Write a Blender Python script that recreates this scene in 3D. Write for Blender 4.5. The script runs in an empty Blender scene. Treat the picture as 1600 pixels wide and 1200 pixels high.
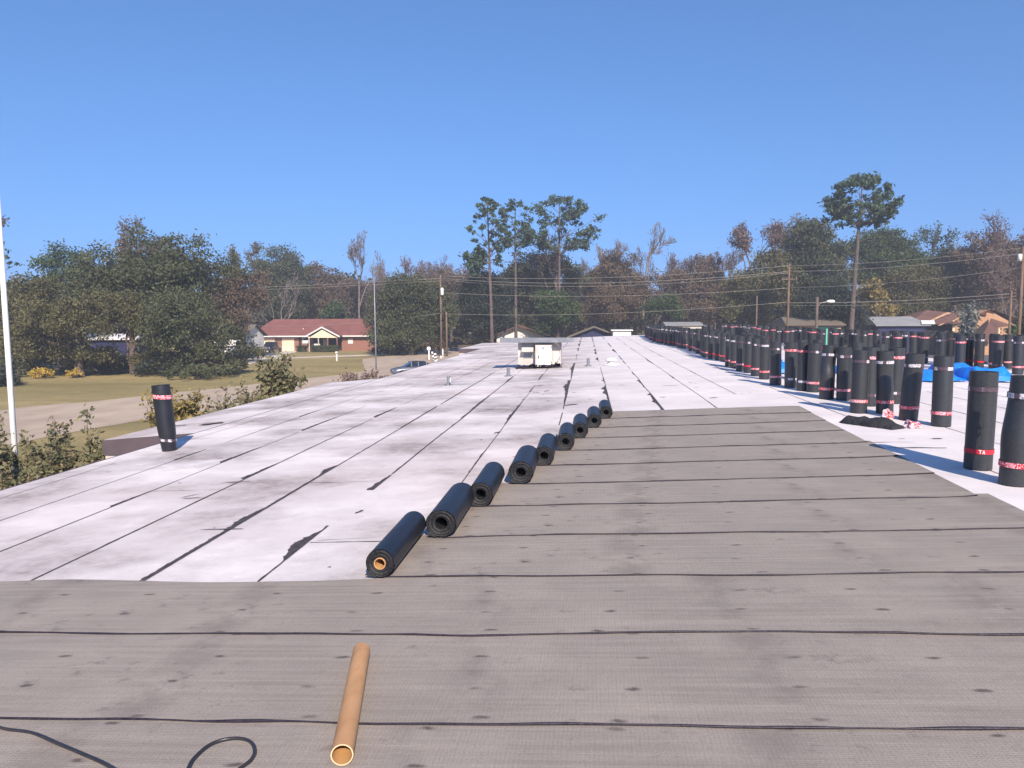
import bpy, bmesh, math, random
import numpy as np
from mathutils import Vector, Matrix, noise as mnoise
SC = bpy.context.scene
COL = SC.collection
R = math.radians
random.seed(7)
RNG = np.random.default_rng(11)

# ------------------------------------------------------------------ camera
F = 1140.0; CX, CY = 800.0, 600.0; CAMZ = 5.7
ROLL = 0.006
_u, _v = (917 - CX) / F, (CY - 496) / F
_u2, _v2 = _u + ROLL * _v, _v - ROLL * _u
PITCH = math.atan(_v2); YAW = math.atan(_u2 * math.cos(PITCH))
_r = Vector((math.cos(YAW), math.sin(YAW), 0))
_f = Vector((-math.sin(YAW) * math.cos(PITCH), math.cos(YAW) * math.cos(PITCH), -math.sin(PITCH)))
_up = _r.cross(_f)
CR = _r * math.cos(ROLL) - _up * math.sin(ROLL)
CU = _up * math.cos(ROLL) + _r * math.sin(ROLL)
CAMP = Vector((0, 0, CAMZ))
cd = bpy.data.cameras.new('camera'); cam = bpy.data.objects.new('camera', cd); COL.objects.link(cam)
cam.matrix_world = Matrix(((CR.x, CU.x, -_f.x, 0), (CR.y, CU.y, -_f.y, 0), (CR.z, CU.z, -_f.z, CAMZ), (0, 0, 0, 1)))
cd.sensor_width = 36; cd.lens = 36 * F / 1600; cd.clip_end = 3000; cd.clip_start = 0.05
SC.camera = cam

# ------------------------------------------------------------------ light
SUN_AZ, SUN_EL = 18.0, 35.0     # azimuth: degrees from -Y towards +X
w = bpy.data.worlds.new('World'); SC.world = w; w.use_nodes = True
nt = w.node_tree; bg = nt.nodes['Background']
sky = nt.nodes.new('ShaderNodeTexSky'); sky.sky_type = 'NISHITA'; sky.sun_disc = False
sky.sun_elevation = R(SUN_EL); sky.sun_rotation = R(180 - SUN_AZ)
sky.air_density = 1.0; sky.dust_density = 0.1; sky.ozone_density = 3.0; sky.altitude = 0
tint = nt.nodes.new('ShaderNodeMix'); tint.data_type = 'RGBA'; tint.blend_type = 'MULTIPLY'
tint.inputs['Factor'].default_value = 1.0
tint.inputs['B'].default_value = (0.68, 0.93, 1.20, 1)
tcw = nt.nodes.new('ShaderNodeTexCoord'); mpw = nt.nodes.new('ShaderNodeMapping')
mpw.inputs['Location'].default_value = (0, 0, .19); mpw.inputs['Scale'].default_value = (1, 1, .8)
nt.links.new(tcw.outputs['Generated'], mpw.inputs['Vector']); nt.links.new(mpw.outputs[0], sky.inputs['Vector'])
nt.links.new(sky.outputs[0], tint.inputs['A']); nt.links.new(tint.outputs['Result'], bg.inputs[0])
bg.inputs[1].default_value = 0.115
sl = bpy.data.lights.new('sun', 'SUN'); sl.energy = 4.9; sl.angle = R(0.53); sl.color = (1.0, 0.87, 0.73)
so = bpy.data.objects.new('sun', sl); COL.objects.link(so)
sd = Vector((math.sin(R(SUN_AZ)) * math.cos(R(SUN_EL)), -math.cos(R(SUN_AZ)) * math.cos(R(SUN_EL)), math.sin(R(SUN_EL))))
so.rotation_euler = sd.to_track_quat('Z', 'Y').to_euler(); so.location = (20, -20, 40)
SC.view_settings.view_transform = 'Standard'; SC.view_settings.look = 'None'
SC.view_settings.exposure = 0.56; SC.view_settings.gamma = 1.0
SC.render.engine = 'CYCLES'
SC.cycles.max_bounces = 6; SC.cycles.transparent_max_bounces = 4

# ------------------------------------------------------------------ pixel helpers (photo 1600x1200)
def ray(x, y): return CR * ((x - CX) / F) + CU * ((CY - y) / F) + _f
def at(x, y, Y):
    d = ray(x, y); return CAMP + d * (Y / d.y)
def gnd(x, y, z=0.0):
    d = ray(x, y); return CAMP + d * ((z - CAMZ) / d.z)
XR = 3.75; SL = 0.041; Z0 = CAMZ - 1.72
def zr(X):
    if X < XR - .25: return Z0 + SL * X
    if X > XR + .25: return Z0 + SL * XR
    t = (X - XR + .25) / .5
    return Z0 + SL * (XR - .25) + SL * .5 * (t - t * t / 2) 
ZRIGHT = zr(XR + 1)
def rf(x, y):
    d = ray(x, y); t = 1.0; z = Z0
    for _ in range(30):
        p = CAMP + d * ((z - CAMZ) / d.z); z = zr(p.x)
    return p

# ------------------------------------------------------------------ tagging
def tag(o, label=None, cat=None, group=None, kind=None):
    if label: o['label'] = label
    if cat: o['category'] = cat
    if group: o['group'] = group
    if kind: o['kind'] = kind
    return o
def empty(name, loc, rz=0, **k):
    o = bpy.data.objects.new(name, None); COL.objects.link(o); o.location = loc; o.rotation_euler = (0, 0, rz)
    o.empty_display_size = .2
    return tag(o, **k)
def copy_tree(o, parent=None):
    c = o.copy(); COL.objects.link(c); c.parent = parent
    for ch in list(o.children): copy_tree(ch, c)
    return c

# ------------------------------------------------------------------ mesh builder
class MB:
    def __init__(s): s.v = []; s.f = []; s.m = []; s.sm = []; s.uv = {}
    def add(s, vs, fs, mi=0, smooth=False):
        b = len(s.v); s.v += [tuple(p) for p in vs]
        for f in fs: s.f.append(tuple(b + i for i in f)); s.m.append(mi); s.sm.append(smooth)
        return b
    def box(s, c, d, mi=0, M=None, taper=1.0):
        x, y, z = d[0] / 2, d[1] / 2, d[2] / 2
        vs = [Vector((sx * x * (taper if sz > 0 else 1), sy * y * (taper if sz > 0 else 1), sz * z)) for sz in (-1, 1) for sy in (-1, 1) for sx in (-1, 1)]
        if M is not None: vs = [M @ p for p in vs]
        vs = [p + Vector(c) for p in vs]
        s.add(vs, [(0, 2, 3, 1), (4, 5, 7, 6), (0, 1, 5, 4), (2, 6, 7, 3), (0, 4, 6, 2), (1, 3, 7, 5)], mi)
    def bbox(s, a, b, mi=0):
        s.box([(a[i] + b[i]) / 2 for i in range(3)], [abs(b[i] - a[i]) for i in range(3)], mi)
    def tube(s, pts, rad, n=6, mi=0, cap=True, smooth=True):
        pts = [Vector(p) for p in pts]
        if not hasattr(rad, '__len__'): rad = [rad] * len(pts)
        vs = []; fs = []; prev = None
        for i, p in enumerate(pts):
            t = (pts[min(i + 1, len(pts) - 1)] - pts[max(i - 1, 0)]).normalized()
            if prev is None:
                a = Vector((0, 0, 1)) if abs(t.z) < .9 else Vector((1, 0, 0))
                prev = t.cross(a).normalized()
            prev = (prev - t * prev.dot(t)).normalized(); q = t.cross(prev)
            for k in range(n):
                an = 2 * math.pi * k / n
                vs.append(p + (prev * math.cos(an) + q * math.sin(an)) * rad[i])
        for i in range(len(pts) - 1):
            for k in range(n):
                fs.append((i * n + k, i * n + (k + 1) % n, (i + 1) * n + (k + 1) % n, (i + 1) * n + k))
        s.add(vs, fs, mi, smooth)
        if cap:
            b = len(s.v) - len(vs)
            s.f.append(tuple(b + k for k in range(n - 1, -1, -1))); s.m.append(mi); s.sm.append(False)
            e = b + (len(pts) - 1) * n
            s.f.append(tuple(e + k for k in range(n))); s.m.append(mi); s.sm.append(False)
    def lathe(s, prof, c=(0, 0, 0), n=24, mi=0, smooth=True, M=None):
        vs = []; fs = []
        for (r, z) in prof:
            for k in range(n):
                a = 2 * math.pi * k / n; p = Vector((r * math.cos(a), r * math.sin(a), z))
                if M is not None: p = M @ p
                vs.append(p + Vector(c))
        for i in range(len(prof) - 1):
            for k in range(n):
                fs.append((i * n + k, i * n + (k + 1) % n, (i + 1) * n + (k + 1) % n, (i + 1) * n + k))
        s.add(vs, fs, mi, smooth)
    def prism(s, poly, axis, a, b, mi=0):
        """poly in the plane normal to axis ('x','y','z'), from a to b"""
        def mk(p, q):
            return {'x': (q, p[0], p[1]), 'y': (p[0], q, p[1]), 'z': (p[0], p[1], q)}[axis]
        n = len(poly); vs = [mk(p, a) for p in poly] + [mk(p, b) for p in poly]
        fs = [tuple(range(n - 1, -1, -1)), tuple(range(n, 2 * n))] + [(i, (i + 1) % n, n + (i + 1) % n, n + i) for i in range(n)]
        s.add(vs, fs, mi)
    def build(s, name, mats, parent=None, off=None, fix=True, **k):
        me = bpy.data.meshes.new(name)
        vs = s.v if off is None else [(p[0] - off[0], p[1] - off[1], p[2] - off[2]) for p in s.v]
        me.from_pydata(vs, [], s.f)
        if not isinstance(mats, (list, tuple)): mats = [mats]
        for m in mats: me.materials.append(m)
        me.polygons.foreach_set('material_index', s.m); me.polygons.foreach_set('use_smooth', s.sm)
        if fix:
            bm = bmesh.new(); bm.from_mesh(me); bmesh.ops.recalc_face_normals(bm, faces=bm.faces); bm.to_mesh(me); bm.free()
        me.update()
        o = bpy.data.objects.new(name, me); COL.objects.link(o)
        if parent: o.parent = parent
        return tag(o, **k)

def np_mesh(name, verts, nper, mats, parent=None, midx=None):
    """verts (N*nper,3) -> N separate polys of nper verts"""
    n = len(verts) // nper
    me = bpy.data.meshes.new(name)
    me.vertices.add(len(verts)); me.vertices.foreach_set('co', np.asarray(verts, dtype=np.float32).ravel())
    me.loops.add(len(verts)); me.loops.foreach_set('vertex_index', np.arange(len(verts), dtype=np.int32))
    me.polygons.add(n); me.polygons.foreach_set('loop_start', np.arange(0, len(verts), nper, dtype=np.int32))
    me.polygons.foreach_set('loop_total', np.full(n, nper, dtype=np.int32))
    for m in (mats if isinstance(mats, (list, tuple)) else [mats]): me.materials.append(m)
    if midx is not None: me.polygons.foreach_set('material_index', midx.astype(np.int32))
    me.update(calc_edges=True)
    o = bpy.data.objects.new(name, me); COL.objects.link(o)
    if parent: o.parent = parent
    return o

# ------------------------------------------------------------------ materials
def srgb(r, g, b):
    f = lambda c: (c / 255 / 12.92) if c / 255 < .04045 else ((c / 255 + .055) / 1.055) ** 2.4
    return (f(r), f(g), f(b))
def newmat(name):
    m = bpy.data.materials.new(name); m.use_nodes = True
    return m, m.node_tree, m.node_tree.nodes['Principled BSDF']
class NT:
    def __init__(s, nt): s.t = nt
    def n(s, typ, **k):
        x = s.t.nodes.new('ShaderNode' + typ)
        for a, b in k.items(): setattr(x, a, b)
        return x
    def l(s, a, b): s.t.links.new(a, b)
    def coord(s, scale=(1, 1, 1), rot=(0, 0, 0), kind='Object'):
        c = s.n('TexCoord'); m = s.n('Mapping'); m.inputs['Scale'].default_value = scale; m.inputs['Rotation'].default_value = rot
        s.l(c.outputs[kind], m.inputs['Vector']); return m.outputs[0]
    def noise(s, vec, scale=5, detail=4, rough=.5):
        x = s.n('TexNoise'); x.inputs['Scale'].default_value = scale; x.inputs['Detail'].default_value = detail
        x.inputs['Roughness'].default_value = rough; s.l(vec, x.inputs['Vector']); return x.outputs['Fac']
    def ramp(s, fac, stops):
        x = s.n('ValToRGB'); cr = x.color_ramp
        while len(cr.elements) < len(stops): cr.elements.new(.5)
        for e, (p, c) in zip(cr.elements, stops):
            e.position = p; e.color = (c, c, c, 1) if not hasattr(c, '__len__') else (*c, 1)
        s.l(fac, x.inputs[0]); return x.outputs[0]
    def mix(s, fac, a, b, mode='MIX'):
        x = s.n('Mix', data_type='RGBA', blend_type=mode)
        for sock, v in ((x.inputs['Factor'], fac), (x.inputs['A'], a), (x.inputs['B'], b)):
            if hasattr(v, 'is_linked') or hasattr(v, 'links'): s.l(v, sock)
            elif hasattr(v, '__len__'): sock.default_value = (*v, 1)
            else: sock.default_value = v
        return x.outputs['Result']
    def math(s, op, a, b=0.0):
        x = s.n('Math', operation=op)
        for sock, v in ((x.inputs[0], a), (x.inputs[1], b)):
            if hasattr(v, 'links'): s.l(v, sock)
            else: sock.default_value = v
        return x.outputs[0]
    def bump(s, h, bsdf, strength=.3, dist=.02):
        x = s.n('Bump'); x.inputs['Strength'].default_value = strength; x.inputs['Distance'].default_value = dist
        s.l(h, x.inputs['Height']); s.l(x.outputs[0], bsdf.inputs['Normal'])
def simple(name, c1, c2=None, scale=6, rough=.7, bump=0, metal=0, sc=(1, 1, 1), spec=.3, lo=.35, hi=.65):
    m, t, b = newmat(name); N = NT(t)
    c2 = c2 or tuple(x * .8 for x in c1)
    v = N.coord(sc); f = N.noise(v, scale, 5, .6)
    N.l(N.ramp(f, [(lo, c2), (hi, c1)]), b.inputs['Base Color'])
    b.inputs['Roughness'].default_value = rough; b.inputs['Metallic'].default_value = metal
    b.inputs['Specular IOR Level'].default_value = spec
    if bump: N.bump(f, b, bump)
    return m

def leafmat(name, c1, c2, c3=None, scale=.45, trans=.15):
    m, t, b = newmat(name); N = NT(t)
    v = N.coord(kind='Object'); f = N.noise(v, scale, 3, .6); f2 = N.noise(v, 7, 2, .5)
    col = N.ramp(f, [(.35, c1), (.62, c2)])
    if c3: col = N.mix(N.ramp(f2, [(.52, 0), (.62, 1)]), col, c3)
    N.l(col, b.inputs['Base Color']); b.inputs['Roughness'].default_value = .6
    b.inputs['Specular IOR Level'].default_value = .25
    if trans:
        tr = N.n('BsdfTranslucent'); N.l(col, tr.inputs['Color'])
        mx = N.n('MixShader'); mx.inputs[0].default_value = trans
        out = t.nodes['Material Output']
        N.l(b.outputs[0], mx.inputs[1]); N.l(tr.outputs[0], mx.inputs[2]); N.l(mx.outputs[0], out.inputs[0])
    return m

# white weathered cap sheet
def roof_mat():
    m, t, b = newmat('white_roof'); N = NT(t)
    v = N.coord((.8, 1, 1)); vx = N.coord((.55, .7, 1), (0, 0, R(8)))
    big = N.noise(vx, .75, 6, .62); med = N.noise(v, 1.3, 6, .65); fine = N.noise(N.coord(), 60, 3, .7); tiny = N.noise(N.coord(), 9, 6, .7)
    base = N.mix(N.ramp(med, [(.3, 0), (.7, 1)]), srgb(212, 204, 203), srgb(236, 229, 226))
    stain = N.math('MULTIPLY', N.ramp(big, [(.39, 0), (.59, 1)]), N.ramp(med, [(.33, .3), (.57, 1)]))
    stain = N.math('MULTIPLY', stain, N.ramp(tiny, [(.25, .55), (.7, 1)]))
    # the stains sit mostly on the low left slope
    tc = N.n('TexCoord'); sx = N.n('SeparateXYZ'); N.l(tc.outputs['Object'], sx.inputs[0])
    mr = N.n('MapRange'); mr.inputs[1].default_value = 1.5; mr.inputs[2].default_value = -1.0; mr.inputs[3].default_value = .12; mr.inputs[4].default_value = .95
    N.l(sx.outputs['X'], mr.inputs[0])
    stain = N.math('MULTIPLY', stain, mr.outputs[0])
    col = N.mix(stain, base, srgb(118, 104, 102))
    # faint pinkish algae wash on the near left
    pk = N.math('MULTIPLY', N.ramp(N.noise(vx, .3, 3, .5), [(.42, 0), (.66, .30)]), mr.outputs[0])
    col = N.mix(pk, col, srgb(216, 196, 190))
    speck = N.ramp(N.noise(N.coord((1, .6, 1)), 14, 5, .75), [(.68, 0), (.74, .55)])
    col = N.mix(speck, col, srgb(120, 114, 116))
    col = N.mix(N.ramp(fine, [(.4, .10), (.6, 0)]), col, srgb(150, 145, 150))
    N.l(col, b.inputs['Base Color']); b.inputs['Roughness'].default_value = .9; b.inputs['Specular IOR Level'].default_value = .15
    N.bump(N.math('ADD', N.math('MULTIPLY', med, 3.0), fine), b, .35, .01)
    return m
# dark edge of exposed old felt
def sheet_mat():
    m, t, b = newmat('granular_grey_sheet'); N = NT(t)
    o = N.coord(); st = N.coord((.35, 12, 1)); st2 = N.coord((.12, 3.2, 1))
    fine = N.noise(o, 170, 3, .8); streak = N.noise(st, 2.2, 5, .65); broad = N.noise(st2, 1.6, 4, .6); cloud = N.noise(o, 1.1, 4, .6)
    col = N.mix(N.ramp(streak, [(.35, 0), (.65, 1)]), srgb(143, 134, 125), srgb(164, 154, 144))
    col = N.mix(N.ramp(broad, [(.35, .35), (.6, 0)]), col, srgb(148, 139, 131))
    col = N.mix(N.ramp(cloud, [(.42, .0), (.68, .45)]), col, srgb(178, 166, 154))
    # fine cross weave ribs
    wv = N.n('TexWave', wave_type='BANDS', bands_direction='Y'); wv.inputs['Scale'].default_value = 26; wv.inputs['Distortion'].default_value = 2.5; wv.inputs['Detail'].default_value = 2
    N.l(o, wv.inputs['Vector'])
    wx = N.n('TexWave', wave_type='BANDS', bands_direction='X'); wx.inputs['Scale'].default_value = 17; wx.inputs['Distortion'].default_value = 3; wx.inputs['Detail'].default_value = 2
    N.l(o, wx.inputs['Vector'])
    weave = N.math('MULTIPLY', wv.outputs['Fac'], wx.outputs['Fac'])
    col = N.mix(N.math('MULTIPLY', weave, .16), col, srgb(100, 92, 90))
    col = N.mix(N.ramp(fine, [(.35, .40), (.55, 0)]), col, srgb(96, 90, 88))
    # fastener marks telegraphing through: grid of soft dark dots
    vo = N.n('TexVoronoi', feature='F1'); vo.inputs['Randomness'].default_value = .22; vo.inputs['Scale'].default_value = 1.0
    tcd = N.n('TexCoord'); wob_ = N.n('Mapping'); wob_.inputs['Scale'].default_value = (1.35, 3.33, 1); wob_.inputs['Location'].default_value = (0, 0, 0); N.l(tcd.outputs['Object'], wob_.inputs['Vector'])
    fl_ = N.n('VectorMath', operation='MULTIPLY'); fl_.inputs[1].default_value = (1, 1, 0); N.l(wob_.outputs[0], fl_.inputs[0]); nz = N.n('TexNoise'); nz.inputs['Scale'].default_value = 16; N.l(tcd.outputs['Object'], nz.inputs['Vector']); av = N.n('VectorMath', operation='MULTIPLY_ADD'); av.inputs[1].default_value = (.09, .09, 0); N.l(nz.outputs['Color'], av.inputs[0]); N.l(fl_.outputs[0], av.inputs[2]); wob = av.outputs[0]; vo.voronoi_dimensions = '2D'
    N.l(wob, vo.inputs['Vector'])
    dots = N.ramp(vo.outputs['Distance'], [(.02, .8), (.065, 0)])
    dots = N.math('MULTIPLY', dots, N.ramp(N.noise(o, 1.1, 2, .5), [(.34, .35), (.52, 1)]))
    col = N.mix(dots, col, srgb(74, 66, 66))
    # faint dark creases across the sheets, one per fastener row
    cr_ = N.n('TexWave', wave_type='BANDS', bands_direction='X'); cr_.inputs['Scale'].default_value = .215; cr_.inputs['Distortion'].default_value = 1.4; cr_.inputs['Detail'].default_value = 3; cr_.inputs['Detail Scale'].default_value = 2.5
    N.l(o, cr_.inputs['Vector'])
    col = N.mix(N.math('MULTIPLY', N.ramp(cr_.outputs['Fac'], [(.86, 0), (1.0, .32)]), N.ramp(N.noise(o, 3, 4, .7), [(.42, 0), (.6, 1)])), col, srgb(96, 86, 84))
    # scuffs and shoe prints
    sc = N.noise(N.coord((1, 1.6, 1), (0, 0, R(25))), 5.5, 8, .75)
    scm = N.math('MULTIPLY', N.ramp(sc, [(.56, 0), (.64, .9)]), N.ramp(N.noise(o, 1.3, 3, .5), [(.42, 0), (.6, 1)]))
    col = N.mix(N.math('MULTIPLY', scm, .6), col, srgb(98, 90, 90))
    g1 = N.n('TexWave', wave_type='BANDS', bands_direction='X'); g1.inputs['Scale'].default_value = 9; g1.inputs['Distortion'].default_value = 1.2; g1.inputs['Detail'].default_value = 3; N.l(N.coord((1, 1, 1), (0, 0, R(3))), g1.inputs['Vector'])
    col = N.mix(N.math('MULTIPLY', N.ramp(g1.outputs['Fac'], [(.82, 0), (.99, .14)]), N.ramp(N.noise(o, 22, 3, .7), [(.4, .2), (.6, 1)])), col, srgb(120, 112, 104))
    N.l(col, b.inputs['Base Color']); b.inputs['Roughness'].default_value = .85; b.inputs['Specular IOR Level'].default_value = .2
    h = N.math('ADD', N.math('MULTIPLY', fine, .6), N.math('ADD', N.math('MULTIPLY', weave, .35), N.math('MULTIPLY', cloud, 6)))
    N.bump(h, b, .5, .004)
    return m
def roll_mat():
    m, t, b = newmat('black_granule_roll'); N = NT(t)
    f = N.noise(N.coord((1, 1, .5)), 130, 3, .8); g = N.noise(N.coord((2, 2, .4)), 3, 4, .6)
    col = N.mix(N.ramp(f, [(.35, 0), (.7, 1)]), (.011, .012, .014), (.050, .054, .060))
    N.l(N.mix(N.ramp(g, [(.4, 0), (.7, .5)]), col, (.02, .021, .025)), b.inputs['Base Color'])
    N.l(N.ramp(g, [(.3, .33), (.7, .5)]), b.inputs['Roughness']); b.inputs['Specular IOR Level'].default_value = .6
    N.bump(f, b, .4, .004)
    return m
def film_mat():
    m, t, b = newmat('dark_blue_film'); N = NT(t)
    g = N.noise(N.coord((3, .6, 3)), 3, 4, .6)
    N.l(N.mix(N.ramp(g, [(.35, 0), (.7, 1)]), (.009, .010, .014), (.016, .018, .026)), b.inputs['Base Color'])
    N.l(N.ramp(g, [(.3, .36), (.7, .5)]), b.inputs['Roughness']); b.inputs['Specular IOR Level'].default_value = .5
    N.bump(g, b, .15, .01)
    return m
def band_mat(name, base, ink, ink2):
    m, t, b = newmat(name); N = NT(t)
    v = N.coord((30, 30, 0)); vb = N.coord((6, 6, 0))
    n1 = N.noise(N.coord((70, 70, 55)), 1, 1, .5); blk = N.noise(N.coord((9, 9, 0)), 1, 0, .5)
    col = N.mix(N.ramp(blk, [(.50, 0), (.515, 1)]), base, ink)
    col = N.mix(N.math('MULTIPLY', N.ramp(n1, [(.54, 0), (.57, 1)]), .7), col, ink2)
    N.l(col, b.inputs['Base Color']); b.inputs['Roughness'].default_value = .35
    return m
M = {}
M['roof'] = roof_mat()
M['gap'] = simple('exposed_dark_felt', srgb(84, 78, 80), srgb(58, 54, 58), 18, .95, .3)
M['sheet'] = sheet_mat()
M['bead'] = simple('black_bitumen', (.016, .013, .020), (.035, .028, .045), 40, .45, .2)
M['roll'] = roll_mat(); M['film'] = film_mat()
M['matte'] = simple('matte_black_membrane', (.035, .036, .04), (.016, .016, .018), 60, .85, .3)
M['rollend'] = simple('roll_end_black', (.03, .03, .033), (.009, .009, .010), 45, .6, .4, sc=(1, .2, 1))
M['band_white'] = band_mat('label_band_white', srgb(205, 200, 206), srgb(80, 60, 70), srgb(90, 85, 95))
M['band_red'] = band_mat('label_band_red', srgb(205, 45, 62), srgb(216, 120, 128), srgb(235, 220, 222))
M['letter'] = simple('white_ink', (.8, .76, .76), (.7, .66, .66))
M['card'] = simple('cardboard', srgb(196, 152, 110), srgb(172, 130, 90), 7, .75, .1, sc=(1, .3, 1))
M['card_in'] = simple('cardboard_inside', srgb(200, 158, 108), srgb(184, 142, 92), 8, .8)
M['card_mark'] = simple('dark_pencil_mark', srgb(70, 48, 42), srgb(90, 60, 50))
M['hose'] = simple('black_rubber', (.035, .03, .03), (.02, .018, .02), 10, .35, spec=.5)
M['wrap'] = band_mat('crumpled_wrapper', srgb(215, 185, 190), srgb(190, 70, 85), srgb(240, 235, 235))
M['tarp'] = simple('blue_tarp', srgb(40, 140, 228), srgb(22, 108, 205), 3, .38, .3, spec=.5)
M['white'] = simple('white_paint', (.80, .79, .77), (.70, .69, .67), 3, .5)
M['cream'] = simple('cream_paint', srgb(206, 196, 188), srgb(184, 175, 168), 2, .6)
M['grey_metal'] = simple('grey_galvanised', srgb(140, 142, 148), srgb(120, 122, 128), 6, .45, metal=.3)
M['dark_metal'] = simple('dark_metal', (.07, .065, .07), (.045, .04, .045), 5, .5)
M['fascia'] = simple('brown_fascia', srgb(92, 80, 84), srgb(82, 72, 76), 2, .6)
M['wallcream'] = simple('cream_wall', srgb(224, 216, 196), srgb(210, 200, 182), 3, .85)
M['rust'] = simple('rust_stain', srgb(150, 108, 84), srgb(120, 92, 80), 8, .9)
M['bark'] = simple('bark', srgb(108, 94, 82), srgb(70, 60, 54), 3, .95, .5, sc=(1, 1, .3))
M['barkgrey'] = simple('pale_bark', srgb(138, 126, 118), srgb(98, 88, 82), 3, .95, .4, sc=(1, 1, .3))
M['pinebark'] = simple('pine_bark', srgb(112, 98, 92), srgb(78, 68, 64), 2.5, .95, .4, sc=(1, 1, .3))
M['twig'] = simple('twig_bark', srgb(122, 104, 98), srgb(88, 74, 70), 3, .95)
M['pole'] = simple('weathered_pole_wood', srgb(128, 106, 90), srgb(96, 78, 66), 4, .9, sc=(3, 3, .3))
M['wire'] = simple('aluminium_wire', srgb(176, 168, 158), srgb(150, 142, 132), 4, .5)
M['glass'] = simple('dark_glass', (.02, .024, .03), (.012, .014, .018), 2, .08, spec=.8)
M['rubber'] = simple('tyre_rubber', (.02, .02, .02), (.03, .03, .03), 8, .85)
# foliage
M['oak'] = leafmat('oak_leaves', (.044, .056, .024), (.085, .098, .042), (.12, .12, .065))
M['oak_olive'] = leafmat('olive_leaves', (.070, .070, .026), (.125, .118, .045), (.16, .14, .07))
M['oak_dark'] = leafmat('dark_leaves', (.020, .028, .020), (.040, .052, .034), (.05, .06, .04))  # dark evergreen tone, also standing in for shade on shaded foliage
M['green'] = leafmat('green_leaves', (.036, .062, .022), (.070, .105, .038), (.09, .12, .05))
M['brown'] = leafmat('brown_leaves', (.085, .062, .040), (.150, .108, .068), (.18, .13, .09))
M['russet'] = leafmat('russet_leaves', (.120, .078, .066), (.190, .125, .100), (.20, .14, .12))
M['pine'] = leafmat('pine_needles', (.034, .060, .036), (.070, .108, .062), (.10, .14, .08), .6)
M['yellow'] = leafmat('yellow_leaves', (.20, .15, .04), (.30, .22, .055), (.12, .11, .04))
M['bright_yellow'] = leafmat('bright_yellow_leaves', (.46, .32, .05), (.66, .46, .09), (.3, .22, .06), trans=.3)
M['shrub'] = leafmat('shrub_leaves', (.10, .11, .055), (.20, .19, .10), (.26, .20, .12), 3)
M['shrub_yel'] = leafmat('yellowing_leaves', (.20, .155, .05), (.32, .24, .085), (.16, .15, .06), 3)
M['heath'] = leafmat('dry_brown_leaves', (.17, .12, .10), (.26, .19, .16), None, 2)
M['palegreen'] = leafmat('pale_leaves', (.10, .115, .085), (.26, .27, .24), None, 2)

# ------------------------------------------------------------------ ground
def ground_mat():
    m, t, b = newmat('winter_grass'); N = NT(t)
    o = N.coord(); st = N.coord((.25, 1, 1))
    a = N.noise(st, .12, 6, .65); c = N.noise(o, .6, 6, .7); f = N.noise(o, 9, 4, .8)
    col = N.mix(N.ramp(a, [(.36, 0), (.64, 1)]), srgb(142, 130, 88), srgb(182, 162, 116))
    col = N.mix(N.ramp(c, [(.45, 0), (.75, .6)]), col, srgb(112, 116, 66))
    col = N.mix(N.ramp(f, [(.3, .5), (.6, 0)]), col, srgb(92, 82, 56))
    N.l(col, b.inputs['Base Color']); b.inputs['Roughness'].default_value = .95; b.inputs['Specular IOR Level'].default_value = .1
    N.bump(N.math('ADD', f, c), b, .8, .08)
    return m
M['grass'] = ground_mat()
M['road'] = simple('sunbleached_asphalt', srgb(186, 168, 146), srgb(166, 148, 130), .5, .95, sc=(1, .5, 1))
M['street'] = simple('grey_brown_asphalt', srgb(164, 148, 140), srgb(146, 130, 124), .4, .95)
M['lot'] = simple('dark_asphalt', srgb(100, 98, 106), srgb(84, 82, 90), .5, .95)
M['concrete'] = simple('pale_concrete', srgb(214, 202, 184), srgb(196, 184, 168), .7, .9)
M['litter'] = simple('leaf_litter', srgb(126, 98, 82), srgb(96, 76, 62), .9, .95, .5)
g = MB(); n = 60
S = 420.0
vs = [(-S + 2 * S * i / n, -120 + 560 * j / n, 0) for j in range(n + 1) for i in range(n + 1)]
g.add(vs, [(j * (n + 1) + i, j * (n + 1) + i + 1, (j + 1) * (n + 1) + i + 1, (j + 1) * (n + 1) + i) for j in range(n) for i in range(n)])
g.build('ground', M['grass'], kind='structure')
def patch(name, px, mat, z, zz=None, wob=.12, sub=6):
    """flat sheet laid on the ground, given by the corners of its outline"""
    pts = [gnd(x, y) if not isinstance(x, tuple) else None for x, y in px]
    out = []
    for i, p in enumerate(pts):
        q = pts[(i + 1) % len(pts)]
        for k in range(sub):
            c = p.lerp(q, k / sub)
            out.append((c.x + random.uniform(-wob, wob), c.y + random.uniform(-wob, wob), z))
    m = MB(); m.add(out, [tuple(range(len(out)))])
    return m.build(name, mat, kind='structure')
# main road on the left, runs along the building and bends into the crossing
patch('road', [(-420, 700), (42, 636), (160, 626), (240, 617), (350, 606), (450, 594), (530, 586), (572, 580), (566, 566), (568, 561), (628, 553.5), (660, 549), (700, 541), (716, 541), (790, 549), (742, 572), (690, 590), (560, 606), (430, 626), (300, 647), (230, 656), (120, 674), (-60, 712), (-420, 810)], M['road'], .012)
patch('kerb_line', [(380, 563), (480, 559.5), (560, 557), (627, 553.6), (640, 551.4), (627, 552.2), (560, 555), (480, 557.5), (380, 561)], M['concrete'], .03, wob=.05)
patch('driveway', [(378, 573), (425, 560), (470, 548.5), (394, 548.5), (388, 560), (360, 573)], M['concrete'], .02)
patch('leaf_litter_path', [(640, 551), (700, 541), (742, 538), (760, 520), (700, 520), (660, 532), (600, 548)], M['litter'], .016)
patch('parking_lot', [(1330, 575), (1700, 575), (1760, 549), (1330, 549)], M['lot'], .02)
patch('street', [(250, 521), (1400, 521), (1400, 524), (250, 524)], M['street'], .024)

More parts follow.
